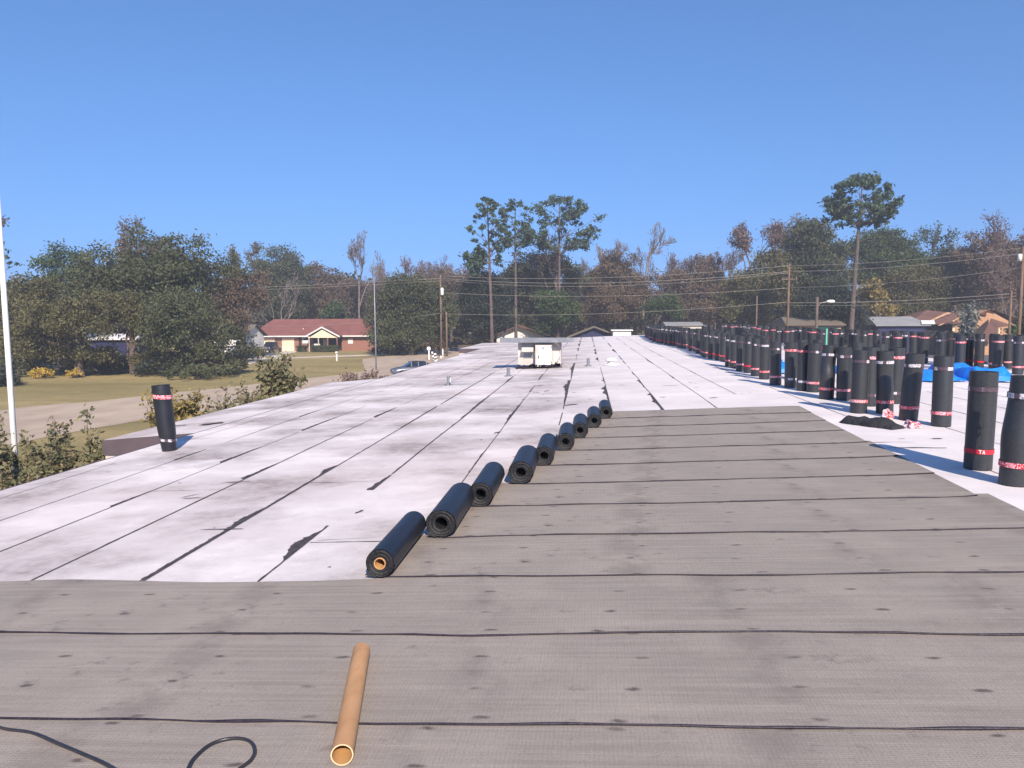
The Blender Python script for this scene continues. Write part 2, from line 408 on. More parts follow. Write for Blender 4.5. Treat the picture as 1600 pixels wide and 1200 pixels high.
# ------------------------------------------------------------------ vegetation builders
def fbm(p, s): return mnoise.noise(Vector(p) * s)
def leaf_quads(centers, size, flat=0.0, elong=1.6, rng=RNG):
    n = len(centers)
    a = rng.normal(size=(n, 3)); a /= np.linalg.norm(a, axis=1)[:, None]
    if flat: a[:, 2] *= (1 - flat); a /= np.linalg.norm(a, axis=1)[:, None]
    b = rng.normal(size=(n, 3)); b -= a * (a * b).sum(1)[:, None]; b /= np.linalg.norm(b, axis=1)[:, None]
    s = (size * rng.uniform(.55, 1.35, n))[:, None]
    u = a * s * elong * .5; v = b * s * .5
    q = np.stack([centers - u, centers - v * 1.0 + u * .1, centers + u, centers + v + u * .1], 1)
    return q.reshape(-1, 3)
def clump_points(cs, rs, per, rng=RNG, shell=.5):
    out = []
    for c, r in zip(cs, rs):
        k = int(per * (r ** 2))
        d = rng.normal(size=(k, 3)); d /= np.linalg.norm(d, axis=1)[:, None]
        rad = r * (shell + (1 - shell) * rng.random(k)) * (1 + .25 * rng.normal(size=k))
        p = d * rad[:, None]; p[:, 2] *= .72
        out.append(p + c)
    return np.concatenate(out)
def limb(m, a, b, r0, r1, n=5, sag=.15, wob=.08, seg=5):
    a = Vector(a); b = Vector(b); L = (b - a).length; pts = []; rr = []
    for i in range(seg + 1):
        t = i / seg; p = a.lerp(b, t); p.z += sag * L * math.sin(math.pi * t) * .5
        if 0 < i < seg: p += Vector((random.uniform(-1, 1), random.uniform(-1, 1), random.uniform(-.5, .5))) * wob * L
        pts.append(p); rr.append(r0 + (r1 - r0) * t)
    m.tube(pts, rr, n, cap=False)
def crown_tree(name, loc, H, cw, cz, ch, leaf, n_cl=70, cr=None, per=55, lsize=.34, trunk_r=.35, bark=None, label='', group=None, lobes=None, limbs=10, cd=None, shell=.45, cat='tree', gap=0.0):
    """crown: ellipsoid centre height cz, width cw, half-height ch, built from leaf clumps"""
    root = empty(name, loc, label=label, cat=cat, group=group)
    rng = RNG; cd = cd or cw
    cr = cr or cw * .13
    cs = []
    lob = lobes or [(0, 0, cz, cw / 2, ch)]
    if lobes is None:
        for k in range(6):
            a = random.uniform(0, 6.28); q = random.uniform(.3, .6)
            lob.append((math.cos(a) * cw / 2 * q, math.sin(a) * cd / 2 * q, cz + random.uniform(-.3, .55) * ch, cw / 2 * random.uniform(.35, .55), ch * random.uniform(.3, .55)))
    wts = np.array([l[3] ** 2 * l[4] for l in lob]); wts = wts / wts.sum()
    for i in range(n_cl):
        l = lob[rng.choice(len(lob), p=wts)]
        d = rng.normal(size=3); d /= np.linalg.norm(d)
        rr = rng.random() ** .45
        p = np.array([l[0] + d[0] * l[3] * rr * .92, l[1] + d[1] * l[3] * cd / cw * rr * .92, l[2] + d[2] * l[4] * rr * .92])
        if p[2] < cr * .4: p[2] = cr * .5
        cs.append(p)
    cs = np.array(cs); rs = cr * rng.uniform(.65, 1.35, len(cs))
    pts = clump_points(cs, rs, per * (2.5 if per < 60 else 1.0), shell=shell)
    pts = pts[pts[:, 2] > .1]
    q = leaf_quads(pts, lsize * (.63 if per < 60 else 1))
    np_mesh('crown', q, 4, M[leaf] if isinstance(leaf, str) else leaf, root)
    m = MB()
    tb = max(.5, cz - ch * .6)
    m.tube([(0, 0, -.1), (random.uniform(-.1, .1), 0, tb * .5), (random.uniform(-.3, .3), random.uniform(-.3, .3), tb), (0, 0, cz + ch * .3)], [trunk_r * 1.25, trunk_r, trunk_r * .85, trunk_r * .25], 8, cap=False)
    for k in range(min(limbs, len(cs))):
        c = cs[k]; z0 = tb * random.uniform(.75, 1.0) if k % 2 else min(c[2] - .2, cz) * random.uniform(.6, .9)
        limb(m, (0, 0, max(z0, .5)), c, trunk_r * .42, trunk_r * .08, 5)
    m.build('trunk', M[bark or 'bark'], root, fix=False)
    return root
def bare_tree(name, loc, H, W, label, leaf=None, nleaf=2500, trunk_r=.25, depth=6, bark='twig', group=None, lsize=.28, seed=0, lean=0, low=.35):
    root = empty(name, loc, label=label, cat='tree', group=group)
    rnd = random.Random(seed); m = MB(); tips = []
    def grow(p, d, L, r, k):
        n = 3; pts = [p]; dd = d.copy()
        for i in range(n):
            dd = (dd + Vector((rnd.uniform(-.2, .2), rnd.uniform(-.2, .2), rnd.uniform(-.05, .18)))).normalized()
            pts.append(pts[-1] + dd * L / n)
        m.v += pts
        if k >= 2: tips.extend(pts[1:])
        if k >= depth: return
        nb = 3 if k < depth - 1 else 3
        for j in range(nb):
            ax = Vector((rnd.uniform(-1, 1), rnd.uniform(-1, 1), 0)).normalized()
            ang = rnd.uniform(.38, .85) if k == 0 else rnd.uniform(.25, .75) if j else rnd.uniform(.05, .3)
            nd = (Matrix.Rotation(ang, 3, ax) @ dd); nd.z = max(nd.z, -.1)
            bp = pts[-1] if j < 2 else pts[rnd.choice([1, 2])]
            grow(bp, nd.normalized(), L * rnd.uniform(.6, .8), max(r * .52, .016), k + 1)
    grow(Vector((0, 0, -.1)), Vector((lean, 0, 1)).normalized(), 1.0, .03, 0)
    # normalise to asked height and width
    vv = np.array([tuple(q) for q in m.v]); zmax = vv[:, 2].max(); wx = np.percentile(np.abs(vv[:, :2]), 98)
    # stem: scale trunk up
    sx = W / 2 / wx; T_ = max(H * .25, H - (zmax - .9) * sx * 1.25); zk = (H - T_) / (zmax - .9); zf = lambda z: z / .9 * T_ if z < .9 else T_ + (z - .9) * zk
    # thickness fix: rebuild from scaled coords about tube centre lines
    m2 = MB()
    rnd = random.Random(seed); tips2 = []
    def grow2(p, d, L, r, k):
        n = 3; pts = [p]; dd = d.copy()
        for i in range(n):
            dd = (dd + Vector((rnd.uniform(-.2, .2), rnd.uniform(-.2, .2), rnd.uniform(-.05, .18)))).normalized()
            pts.append(pts[-1] + dd * L / n)
        sp = [Vector((q.x * sx, q.y * sx, zf(q.z))) for q in pts]
        m2.tube(sp, [max(r * (1 - .4 * i / n), .032) for i in range(n + 1)], 6 if k < 2 else 3, cap=False)
        if k >= 3: tips2.extend(sp[1:])
        if k >= depth: return
        for j in range(3):
            ax = Vector((rnd.uniform(-1, 1), rnd.uniform(-1, 1), 0)).normalized()
            ang = rnd.uniform(.38, .85) if k == 0 else rnd.uniform(.25, .75) if j else rnd.uniform(.05, .3)
            nd = (Matrix.Rotation(ang, 3, ax) @ dd); nd.z = max(nd.z, -.1)
            bp = pts[-1] if j < 2 else pts[rnd.choice([1, 2])]
            grow2(bp, nd.normalized(), L * rnd.uniform(.6, .8), max(r * .55, .02), k + 1)
    grow2(Vector((0, 0, -.1)), Vector((lean, 0, 1)).normalized(), 1.0, trunk_r, 0)
    m2.build('trunk', M[bark], root, fix=False)
    if leaf:
        T = np.array([tuple(t) for t in tips2]); T = T[T[:, 2] > H * low]
        idx = RNG.integers(0, len(T), nleaf)
        p = T[idx] + RNG.normal(size=(nleaf, 3)) * .35
        np_mesh('crown', leaf_quads(p, lsize * .72), 4, M[leaf], root)
    return root
def pine_tree(name, loc, H, W, cb, label, trunk_r=.3, nb=34, leaf='pine', per=60, lsize=.34, dead=5, seed=1, lean=0, extra=None, group=None, cs_r=.95):
    root = empty(name, loc, label=label, cat='tree', group=group)
    rnd = random.Random(seed); m = MB(); cs = []; rs = []
    m.tube([(0, 0, -.1), (lean * .3, 0, H * .35), (lean * .7, rnd.uniform(-.2, .2), H * .7), (lean, 0, H * .97)], [trunk_r * 1.2, trunk_r * .9, trunk_r * .6, .06], 8, cap=False)
    def tx(z): return lean * (z / H)
    sides = [(rnd.uniform(0, 6.28), rnd.uniform(.75, 1.1)) for _ in range(5)]
    for k in range(nb * 3):
        t = ((k + rnd.random()) / (nb * 3)) ** 1.15
        prof = (.62 + .38 * math.sin(min(1, t / .3) * math.pi / 2)) if t < .3 else max(.14, 1 - ((t - .3) / .72) ** 1.9) ** .62
        a = rnd.uniform(0, 6.28); lop = 1 + .14 * math.sin(2 * a + seed) + .12 * math.sin(t * 17 + seed * 2 + a)
        L = W / 2 * prof * lop * (.25 + .75 * rnd.random() ** .5)
        z = cb + (H - cb) * (.04 + .93 * t)
        e = Vector((tx(z) + math.cos(a) * L, math.sin(a) * L, z))
        if mnoise.noise(Vector((e.x * .28, e.y * .28, z * .42 + seed))) < -.27 and L > W * .12: continue
        cs.append(np.array(e)); rs.append(W * .070 * cs_r * rnd.uniform(.65, 1.35))
        if k % 3 == 0:
            z0 = max(cb - (H - cb) * .08, z - L * rnd.uniform(.5, .9))
            limb(m, (tx(z0), 0, z0), e, trunk_r * .24 * (1.15 - t), .025, 4, sag=.12, wob=.05)
    for (dx, dz, r, nn) in (extra or []):
        limb(m, (tx(dz), 0, dz), (tx(dz) + dx, 0, dz + .5), trunk_r * .3, .04, 4)
        for j in range(nn):
            cs.append(np.array([tx(dz) + dx * rnd.uniform(.5, 1.1), rnd.uniform(-1, 1), dz + rnd.uniform(-.3, 1.3)])); rs.append(r * rnd.uniform(.7, 1.2))
    for k in range(dead):
        z = cb * rnd.uniform(.45, .98); a = rnd.uniform(-1, 1) * .8 + (0 if rnd.random() < .5 else math.pi); L = rnd.uniform(1.2, 3)
        limb(m, (tx(z), 0, z), (tx(z) + math.cos(a) * L, math.sin(a) * L, z + rnd.uniform(-.5, .9)), .07, .025, 4)
    m.build('trunk', M['pinebark'], root, fix=False)
    pts = clump_points(np.array(cs), np.array(rs), per * 1.35, shell=.15)
    np_mesh('crown', leaf_quads(pts, lsize * .78, elong=2.2), 4, M[leaf], root)
    return root
def stem_shrub(name, loc, H, W, label, leaf='shrub', stems=14, lsize=.09, nodes=26, seed=3, cat='shrub', cluster=3, lean=0, thick=.018, up=1.0):
    root = empty(name, loc, label=label, cat=cat)
    rnd = random.Random(seed); m = MB(); L = []
    for k in range(stems):
        a = rnd.uniform(0, 6.28); rad = W / 2 * rnd.uniform(.25, 1.0); h = H * rnd.uniform(.62, 1.0) * (1 - .25 * rad / (W / 2) * (1 - up))
        e = Vector((math.cos(a) * rad + lean, math.sin(a) * rad, h))
        pts = []
        for i in range(9):
            t = i / 8
            pts.append(Vector((e.x * t ** 1.6, e.y * t ** 1.6, h * (t ** .85))) + Vector((rnd.uniform(-1, 1), rnd.uniform(-1, 1), 0)) * .04 * H * .2)
        m.tube(pts, [thick * (1 - .8 * i / 8) + .003 for i in range(9)], 4, cap=False)
        subs = [pts[3:]]
        for s_ in range(4):
            i0 = rnd.choice([3, 4, 5, 6]); p0 = pts[i0]
            d = Vector((rnd.uniform(-1, 1), rnd.uniform(-1, 1), rnd.uniform(.3, 1.2))).normalized() * H * rnd.uniform(.08, .2)
            sp = [p0 + d * (j / 4) + Vector((0, 0, -.02 * j * j * .2)) for j in range(5)]
            m.tube(sp, [thick * .35, thick * .3, thick * .25, thick * .2, .003], 3, cap=False); subs.append(sp)
        for sp in subs:
            for i in range(len(sp) - 1):
                for j in range(max(1, nodes // 6)):
                    q = sp[i].lerp(sp[i + 1], rnd.random())
                    for c in range(cluster):
                        L.append(q + Vector((rnd.gauss(0, 1), rnd.gauss(0, 1), rnd.gauss(0, 1))) * lsize * 1.15)
    m.build('stems', M['twig'], root, fix=False)
    np_mesh('foliage', leaf_quads(np.array([tuple(p) for p in L]), lsize, elong=2.0), 4, M[leaf], root)
    return root
def bushy(name, loc, W, H, label, leaf='oak', cat='bush', lsize=.2, n=30, per=60, D=None):
    root = empty(name, loc, label=label, cat=cat)
    cs = []; rs = []
    for k in range(n):
        a = random.uniform(0, 6.28); r = random.random() ** .5
        cs.append(np.array([math.cos(a) * r * W / 2 * .85, math.sin(a) * r * (D or W) / 2 * .85, random.uniform(.25, .85) * H * (1 - .35 * r)])); rs.append(H * random.uniform(.18, .3))
    pts = clump_points(np.array(cs), np.array(rs) , per / max(.15, H * H * .06) * .6, shell=.5); pts = pts[pts[:, 2] > .03]
    np_mesh('foliage', leaf_quads(pts, lsize), 4, M[leaf], root)
    m = MB()
    for k in range(6): limb(m, (0, 0, 0), cs[k], .06, .02, 4)
    m.build('stems', M['bark'], root, fix=False)
    return root

# ------------------------------------------------------------------ the building we stand on
YF = 64.5; YB = -3.0; XE = -6.9; XRE = 12.6
bld = empty('flat_roofed_building', (0, 0, 0), label='long low building whose white patched flat roof fills the foreground', cat='building')
m = MB()
# roof deck top, slightly uneven, finer near the camera
xs = sorted(set([XE, -5, -3, -1, 1, 2.5, 3.4, 3.5, 3.6, 3.7, 3.8, 3.9, 4.0, 4.1, 6, 9, XRE])); ys = [YB + (YF - YB) * (j / 30) for j in range(31)]
vs = [(x, y, zr(x)) for y in ys for x in xs]; nx = len(xs)
m.add(vs, [(j * nx + i, j * nx + i + 1, (j + 1) * nx + i + 1, (j + 1) * nx + i) for j in range(30) for i in range(nx - 1)], 0, True)
# rim
def rim(x0, y0, x1, y1, z0, z1): m.add([(x0, y0, z0), (x1, y1, z1), (x1, y1, z1 - .3), (x0, y0, z0 - .3)], [(0, 1, 2, 3)], 2)
rim(XE, YB, XE, YF, zr(XE), zr(XE)); rim(XRE, YB, XRE, YF, zr(XRE), zr(XRE))
rim(XE, YF, 3.5, YF, zr(XE), zr(3.5)); rim(3.5, YF, XRE, YF, zr(3.5), ZRIGHT); rim(XE, YB, XRE, YB, zr(XE), ZRIGHT)
# seams: ragged strips of old felt showing between the white sheets
def ragged(x0, ya, yb, wfun, step, seed):
    rnd = random.Random(seed); y = ya; L = []; Rr = []
    while y < yb:
        wl = wfun(y); wl = wl + (min(wl, .08) * .45 * mnoise.noise(Vector((seed, y * 31.0, 2))) if wl > .02 else 0); xc = x0 + .018 * mnoise.noise(Vector((seed * 7.3, y * .35, 0)))
        if wl > .001:
            L.append((xc - wl, y)); Rr.append((xc + .004 + .004 * rnd.random(), y))
        else:
            if len(L) > 1: emit(L, Rr)
            L = []; Rr = []
        y += step * (1 + y * .04)
    if len(L) > 1: emit(L, Rr)
def emit(L, Rr, dz=.004):
    vs = [(x, y, zr(x) + dz) for x, y in L] + [(x, y, zr(x) + dz) for x, y in Rr]; k = len(L)
    m.add(vs, [(i, k + i, k + i + 1, i + 1) for i in range(k - 1)], 1)
def wmaker(seed, strength, thin, rag, thr=.0, spots=()):
    def f(y):
        a = mnoise.noise(Vector((seed * 3.1, y * .42, 1.7))); b = mnoise.noise(Vector((seed * 5.7, y * 2.3, 4.1))); c = mnoise.noise(Vector((seed, y * 8.0, 9.2)))
        v = thin if a > -.28 else 0
        if a > thr: v += strength * (a - thr) * 1.6 + rag * max(0, b) * (1 + .8 * c) * strength
        for (y0, ww, ll) in spots:
            t = (y - y0) / ll
            if 0 < t < 1: v = max(v, ww * (1 - t) ** .6 * min(1, t * 12) * (1 + .35 * c + .2 * b))
        return max(0, min(v, .14))
    return f
SEAMS = [(-6.55, .008, .003, .5, .15, ()), (-5.72, .010, .004, .6, .1, ((9.5, .05, .9), (14, .06, 1.2))), (-4.87, .012, .004, .6, .05, ((6.9, .05, .8), (9.2, .07, 1.3), (12, .07, 2))),
         (-4.02, .014, .005, .8, .05, ((5.4, .02, 2.2), (8.1, .08, 1.1), (13.5, .08, 1.6))), (-3.1, .0, .02, .3, .0, ()), (-2.25, .05, .008, .8, .0, ()), (-1.35, .05, .007, 1.2, .0, ()),
         (-.44, .075, .012, 1.6, -.15, ()), (.47, .07, .008, 1.8, -.1, ()), (1.39, .07, .010, 1.8, -.05, ((9.8, .09, 6),)), (2.32, .04, .006, 1.2, .1, ()), (3.05, .02, .007, 1.0, .1, ()), (4.05, .02, .006, .8, .1, ()),
         (5.0, .02, .006, .6, .1, ()), (6.0, .02, .009, .6, .1, ()), (7.0, .02, .009, .6, .0, ()), (8.0, .02, .009, .6, .0, ()), (9.0, .02, .007, .6, .0, ()), (10, .02, .007, .6, .0, ())]
SEAMX = []
for x, y in ((219, 912), (409, 906)):
    SEAMX.append(rf(x, y).x)
for si, (sx, st, th, rg, thr, sp) in enumerate(SEAMS):
    if si == 4: sx = SEAMX[0]
    if si == 5: sx = SEAMX[1]
    f = wmaker(si + 1, st, th, rg, thr, sp)
    if si == 4:   # the boldest seam on the left: wide near, one ragged bulge, then thin
        f0 = f
        f = lambda y: (.042 if y < 6.1 else .030 if y < 8.3 else .014) + (.055 * max(0, 1 - abs(y - 6.35) / .42)) + (.09 * max(0, 1 - abs(y - 8.55) / .3)) + .012 * mnoise.noise(Vector((3, y * 7, 0))) if y < 12 else f0(y) + .01 * (y % 5 > 1)
    if si == 5:
        f1 = f
        f = lambda y: (.012 + .10 * max(0, 1 - abs(y - 5.55) / .38) ** .8 + .012 * mnoise.noise(Vector((8, y * 7, 0))) if y < 6.1 else 0 if y < 7.4 else .075 * max(0, 1 - (y - 7.4) / .8) ** .6 * (1 + .4 * mnoise.noise(Vector((2, y * 9, 0)))) if y < 8.2 else .016 + .02 * max(0, mnoise.noise(Vector((8, y * 3, 0)))) if y < 13 else f1(y))
    ragged(sx, 2.6, YF - .1, f, .022, si + 3)
# cross laps
rnd = random.Random(5)
SX = [XE] + sorted([SEAMX[0], SEAMX[1]] + [s[0] for i, s in enumerate(SEAMS) if i not in (4, 5)]) + [XRE]
def crosslap(xa, xb, y, wd=.012, bow=.0, seed=0):
    k = 26; A = []; B = []
    for i in range(k + 1):
        t = i / k; x = xa + (xb - xa) * t; yy = y + bow * math.sin(math.pi * t) + .01 * mnoise.noise(Vector((x * 3, seed, 0)))
        ww = max(.002, wd * (.6 + 1.1 * mnoise.noise(Vector((x * 5, seed + 4, 0)))))
        A.append((x, yy - ww * .5, zr(x) + .005)); B.append((x, yy + ww * .5, zr(x) + .005))
    m.add(A + B, [(i, i + 1, k + 2 + i, k + 1 + i) for i in range(k)], 1)
for i in range(len(SX) - 1):
    y = rnd.uniform(5, 14)
    while y < YF:
        if not (SX[i] < -1.5 and y < 5.6): crosslap(SX[i] + .01, SX[i + 1] - .01, y, rnd.choice([.006, .010, .014]) * (1 + y * .02), seed=i * 7 + y)
        y += rnd.uniform(7, 13)
crosslap(SEAMX[1] + .02, -1.0, rf(500, 848).y, .016, 0, 3); crosslap(SEAMX[1] + .06, -1.0, rf(500, 848).y + .05, .006, .06, 9)
# loose scraps and torn spots of felt
def scrap(p, r, seed=0, el=1.8, ang=0, mi=1):
    rr = random.Random(seed); k = 11; c = math.cos(ang); s = math.sin(ang)
    vs = [(p.x, p.y, zr(p.x) + .007)]
    for i in range(k):
        a = 2 * math.pi * i / k; q = r * rr.uniform(.45, 1.2); u, v = math.cos(a) * q * el, math.sin(a) * q / el
        x = p.x + u * c - v * s; y = p.y + u * s + v * c
        vs.append((x, y, zr(x) + .007 + .004 * rr.random()))
    m.add(vs, [(0, i + 1, (i + 1) % k + 1) for i in range(k)], mi)
for (x, y, r, a) in [(844, 602.5, .07, .6), (855, 611, .06, 1.0), (838, 614, .07, .4), (892, 633, .09, .5), (923, 624.5, .035, 0), (897, 614, .035, .5), (849, 617, .03, .3), (972, 602, .05, .1), (860, 603, .03, .8), (806, 604, .03, 0),
                     (1079, 598, .05, .2), (1036, 621, .05, -.4), (1088, 606, .03, 0), (1114, 622, .06, .3), (620, 603, .05, .2), (640, 600, .06, .4), (595, 612, .05, .2), (766, 640, .05, .4), (779, 676, .06, 1.0), (563, 800, .035, 1.2), (515, 887, .012, .4), (335, 826, .01, .3),
                     (765, 552, .08, .5), (788, 552, .1, .3), (786, 566, .06, .6), (720, 582, .07, .2), (745, 560, .06, .2), (703, 589, .08, 0), (1465, 686, .05, .1), (1410, 686, .03, 0)]:
    scrap(rf(x, y), r, int(x * 7 + y), 1.9, a)
rnd = random.Random(99)
for k in range(150):
    y = rnd.uniform(7, 55); scrap(Vector((rnd.uniform(-6.6, 11), y, 0)), rnd.uniform(.008, .03), k, rnd.uniform(1.2, 2.6), rnd.uniform(0, 3))
# thin scratches near left
for (x, y, L_, a) in [(345, 828, .20, 0), (300, 779, .18, .1), (295, 776, .12, .9), (365, 754, .2, .15), (175, 836, .0, 0), (1433, 700, .34, -.02), (890, 660, .12, 0), (1045, 603, .2, 0)]:
    if L_: scrap(rf(x, y), L_ * .28, int(x), 3.6, a)
deck = m.build('roof_deck', [M['roof'], M['gap'], M['fascia']], bld, fix=False)
# walls
wl = MB(); wl.bbox((XE + .35, YB + .3, 0), (XRE - .35, YF - .35, zr(XE) - .12)); wl.build('wall', M['wallcream'], bld)
fa = MB(); th = .05
fa.bbox((XE - th - .003, YB, zr(XE) - .32), (XE - .003, YF, zr(XE) - .006)); fa.bbox((XRE + .003, YB, ZRIGHT - .32), (XRE + th, YF, ZRIGHT - .006))
fa.prism([(XE - th, zr(XE) - .012), (3.5, zr(3.5) - .012), (3.7, ZRIGHT - .012), (XRE + th, ZRIGHT - .012), (XRE + th, ZRIGHT - .32), (XE - th, zr(XE) - .32)], 'y', YF + .003, YF + th)
fa.build('fascia', M['fascia'], bld)
# entrance canopies on the left side
def canopy(ya, yb, xo, zt, wallbit):
    c = MB(); sl_ = zr(XE) - zt
    c.add([(xo, ya, zt), (XE - .06, ya, zr(XE) - .01), (XE - .06, yb, zr(XE) - .01), (xo, yb, zt)], [(0, 1, 2, 3)], 0)
    c.add([(xo, ya, zt), (xo, yb, zt), (xo, yb, zt - .27), (xo, ya, zt - .27)], [(0, 1, 2, 3)], 1)
    for y_ in (ya, yb): c.add([(xo, y_, zt), (XE - .06, y_, zr(XE) - .01), (XE - .06, y_, zt - .27), (xo, y_, zt - .27)], [(0, 1, 2, 3)], 1)
    c.add([(xo, ya, zt - .268), (XE - .06, ya, zt - .268), (XE - .06, yb, zt - .268), (xo, yb, zt - .268)], [(0, 1, 2, 3)], 2)
    # ragged black patches and laps
    for (x, y, r, a, el) in [(330, 661, .16, .1, 2.6), (283, 661, .05, 0, 6)]:
        if wallbit:
            p = rf(x, y); rr = random.Random(int(x)); k = 12; vs = [(p.x, p.y, zt + (p.x - xo) / (XE - xo) * sl_ + .012)]
            for i in range(k):
                an = 2 * math.pi * i / k; q = r * rr.uniform(.5, 1.2); X_ = p.x + math.cos(an) * q * el * .6; Y_ = p.y + math.sin(an) * q
                vs.append((X_, Y_, zt + (X_ - xo) / (XE - xo) * sl_ + .012))
            c.add(vs, [(0, i + 1, (i + 1) % k + 1) for i in range(k)], 3)
    o = c.build('entrance_canopy', [M['roof'], M['fascia'], M['cream'], M['gap']], bld, fix=False)
    ww = MB(); ww.bbox((xo + .02, ya + .03, 0), (XE + .34, ya + .25, zt - .272)); ww.build('canopy_wall', M['cream'], o)
pc = at(160, 688, 12.25); pe = at(520, 595.5, 24.0)
canopy(12.25, 24.0, pc.x, pc.z, True)
pd = at(717, 545, 48)
canopy(48, 59, pd.x, pd.z, False)
# pipe vents through the roof
def vent(px, py, r, h, name='vent_pipe', cap=False):
    p = rf(px, py); v = MB(); z = zr(p.x)
    v.lathe([(r * 2.4, z + .004), (r * 2.3, z + .02), (r * 1.25, z + .035), (r * 1.1, z + h * .25), (r, z + h * .25), (r, z + h), (r * .82, z + h), (r * .82, z + .05)], (p.x, p.y, 0), 16)
    if cap: v.lathe([(r * .5, z + h + .0), (r * 1.5, z + h + .015), (r * 1.55, z + h + .06), (r * 1.2, z + h + .11), (0, z + h + .13)], (p.x, p.y, 0), 20)
    v.build(name, M['white'] if cap else M['grey_metal'], deck)
vent(701, 602, .05, .26); vent(794.5, 588, .055, .26); vent(919, 572, .055, .28); vent(955, 570, .13, .12, 'capped_vent', True)
vb = MB(); p = rf(701, 603); z = zr(p.x); vb.tube([(p.x + .055, p.y - .06, z + .1), (p.x + .055, p.y - .02, z + .22)], .012, 6); vb.build('vent_bracket', M['white'], deck)

# ------------------------------------------------------------------ roof-top cooling unit
YH = 26.0; p0 = at(800, 577, YH); S1 = YH / F / 1.0
def hx(px): return at(px, 550, YH).x
hb = zr(hx(840)); hz = lambda py: at(840, py, YH).z
un = empty('cooling_unit', (hx(840), YH, hb), label='cream rooftop cooling unit with long grey top board on the white roof', cat='air conditioner')
O = (hx(840), YH, hb)
b = MB()
zt = hz(535)
b.bbox((hx(811), YH, hb + .1), (hx(837), YH + 1.2, zt)); b.bbox((hx(837), YH + .02, hb + .1), (hx(876), YH + 1.2, zt))
b.bbox((hx(810) - .01, YH - .02, hb + .06), (hx(811) + .02, YH + .0, zt)); b.bbox((hx(875.5), YH - .02, hb + .06), (hx(876.5) + .01, YH + .0, zt))
b.build('casing', M['cream'], un, off=O)
b = MB(); b.bbox((hx(837.5), YH - .34, hb + .07), (hx(863), YH + .018, hz(538.5))); pb = b.build('control_box', M['cream'], un, off=O)
b = MB(); b.bbox((hx(842), YH - .36, hb + .14), (hx(862), YH - .343, hz(540.5))); dr = b.build('door', M['white'], pb, off=O)
b = MB(); b.bbox((hx(842.3), YH - .385, hz(559)), (hx(843.3), YH - .362, hz(554.5))); b.build('handle', M['dark_metal'], dr, off=O)
b = MB(); b.bbox((hx(848), YH - .366, hz(544)), (hx(851.5), YH - .362, hz(542.3))); b.build('badge', M['dark_metal'], dr, off=O)
b = MB(); b.add([(hx(816), YH - .005, hz(536)), (hx(834), YH - .005, hz(536)), (hx(834), YH - .30, hz(549)), (hx(816), YH - .30, hz(549)), (hx(816), YH - .005, hz(549)), (hx(834), YH - .005, hz(549))],
                [(0, 1, 2, 3), (3, 2, 5, 4), (0, 3, 4), (1, 5, 2)]); b.build('air_hood', M['cream'], un, off=O)
b = MB(); b.bbox((hx(783), YH - .40, hz(534.6)), (hx(896), YH - .36, hz(527.2))); b.bbox((hx(783.5), YH - .36, hz(534) + .09), (hx(895.5), YH + 1.0, hz(534) + .11))
b.build('top_board', M['grey_metal'], un, off=O)
b = MB(); b.tube([(hx(869), YH - .36, hz(535)), (hx(875.6), YH - .03, hz(542))], .015, 5); b.build('brace', M['white'], un, off=O)
for q in range(5):
    b = MB(); zz = hz(551) - .035 * q - .05; b.bbox((hx(818), YH - .022, zz), (hx(833), YH - .002, zz + .014)); b.build('louvre', M['grey_metal'], un, off=O)
for zz in (hz(543), hz(566)):
    b = MB(); b.bbox((hx(861.2), YH - .375, zz), (hx(862.6), YH - .362, zz + .06)); b.build('hinge', M['grey_metal'], dr, off=O)
b = MB(); b.bbox((hx(866), YH + .004, hz(566)), (hx(873), YH + .016, hz(550))); b.build('side_panel', M['white'], un, off=O)
b = MB()   # tar flashing round the base, ragged
for (xa, xb, ya, yb) in ((hx(806), hx(878), YH - .42, YH - .36),):
    k = 40; vs = []
    for i in range(k + 1):
        x = xa + (xb - xa) * i / k; vs.append((x, YH - .1 - .32 * random.random() * (1 if i > 4 else .3), zr(x) + .009))
    for i in range(k + 1):
        x = xa + (xb - xa) * i / k; vs.append((x, YH + .1, zr(x) + .05 + .04 * random.random()))
    b.add(vs, [(i, i + 1, k + 2 + i, k + 1 + i) for i in range(k)])
for i in range(34):
    x = random.uniform(hx(811), hx(876)); s_ = random.uniform(.03, .07); fr = YH - .36 if hx(837) < x < hx(864) else YH - .02
    b.box((x, fr, zr(x) + .06 + random.uniform(0, .05)), (s_ * 1.6, .02, s_ * 1.5), 0, Matrix.Rotation(random.uniform(-.6, .6), 3, 'Y'))
b.build('tar_flashing', M['bead'], un, off=O, fix=False)
b = MB(); b.tube([(hx(866), YH - .3, zr(0) + .03), (hx(869), YH - .32, zr(0) + .16), (hx(872), YH - .2, zr(0) + .2), (hx(874), YH - .03, zr(0) + .3)], .012, 5)
b.build('conduit', M['dark_metal'], un, off=O)

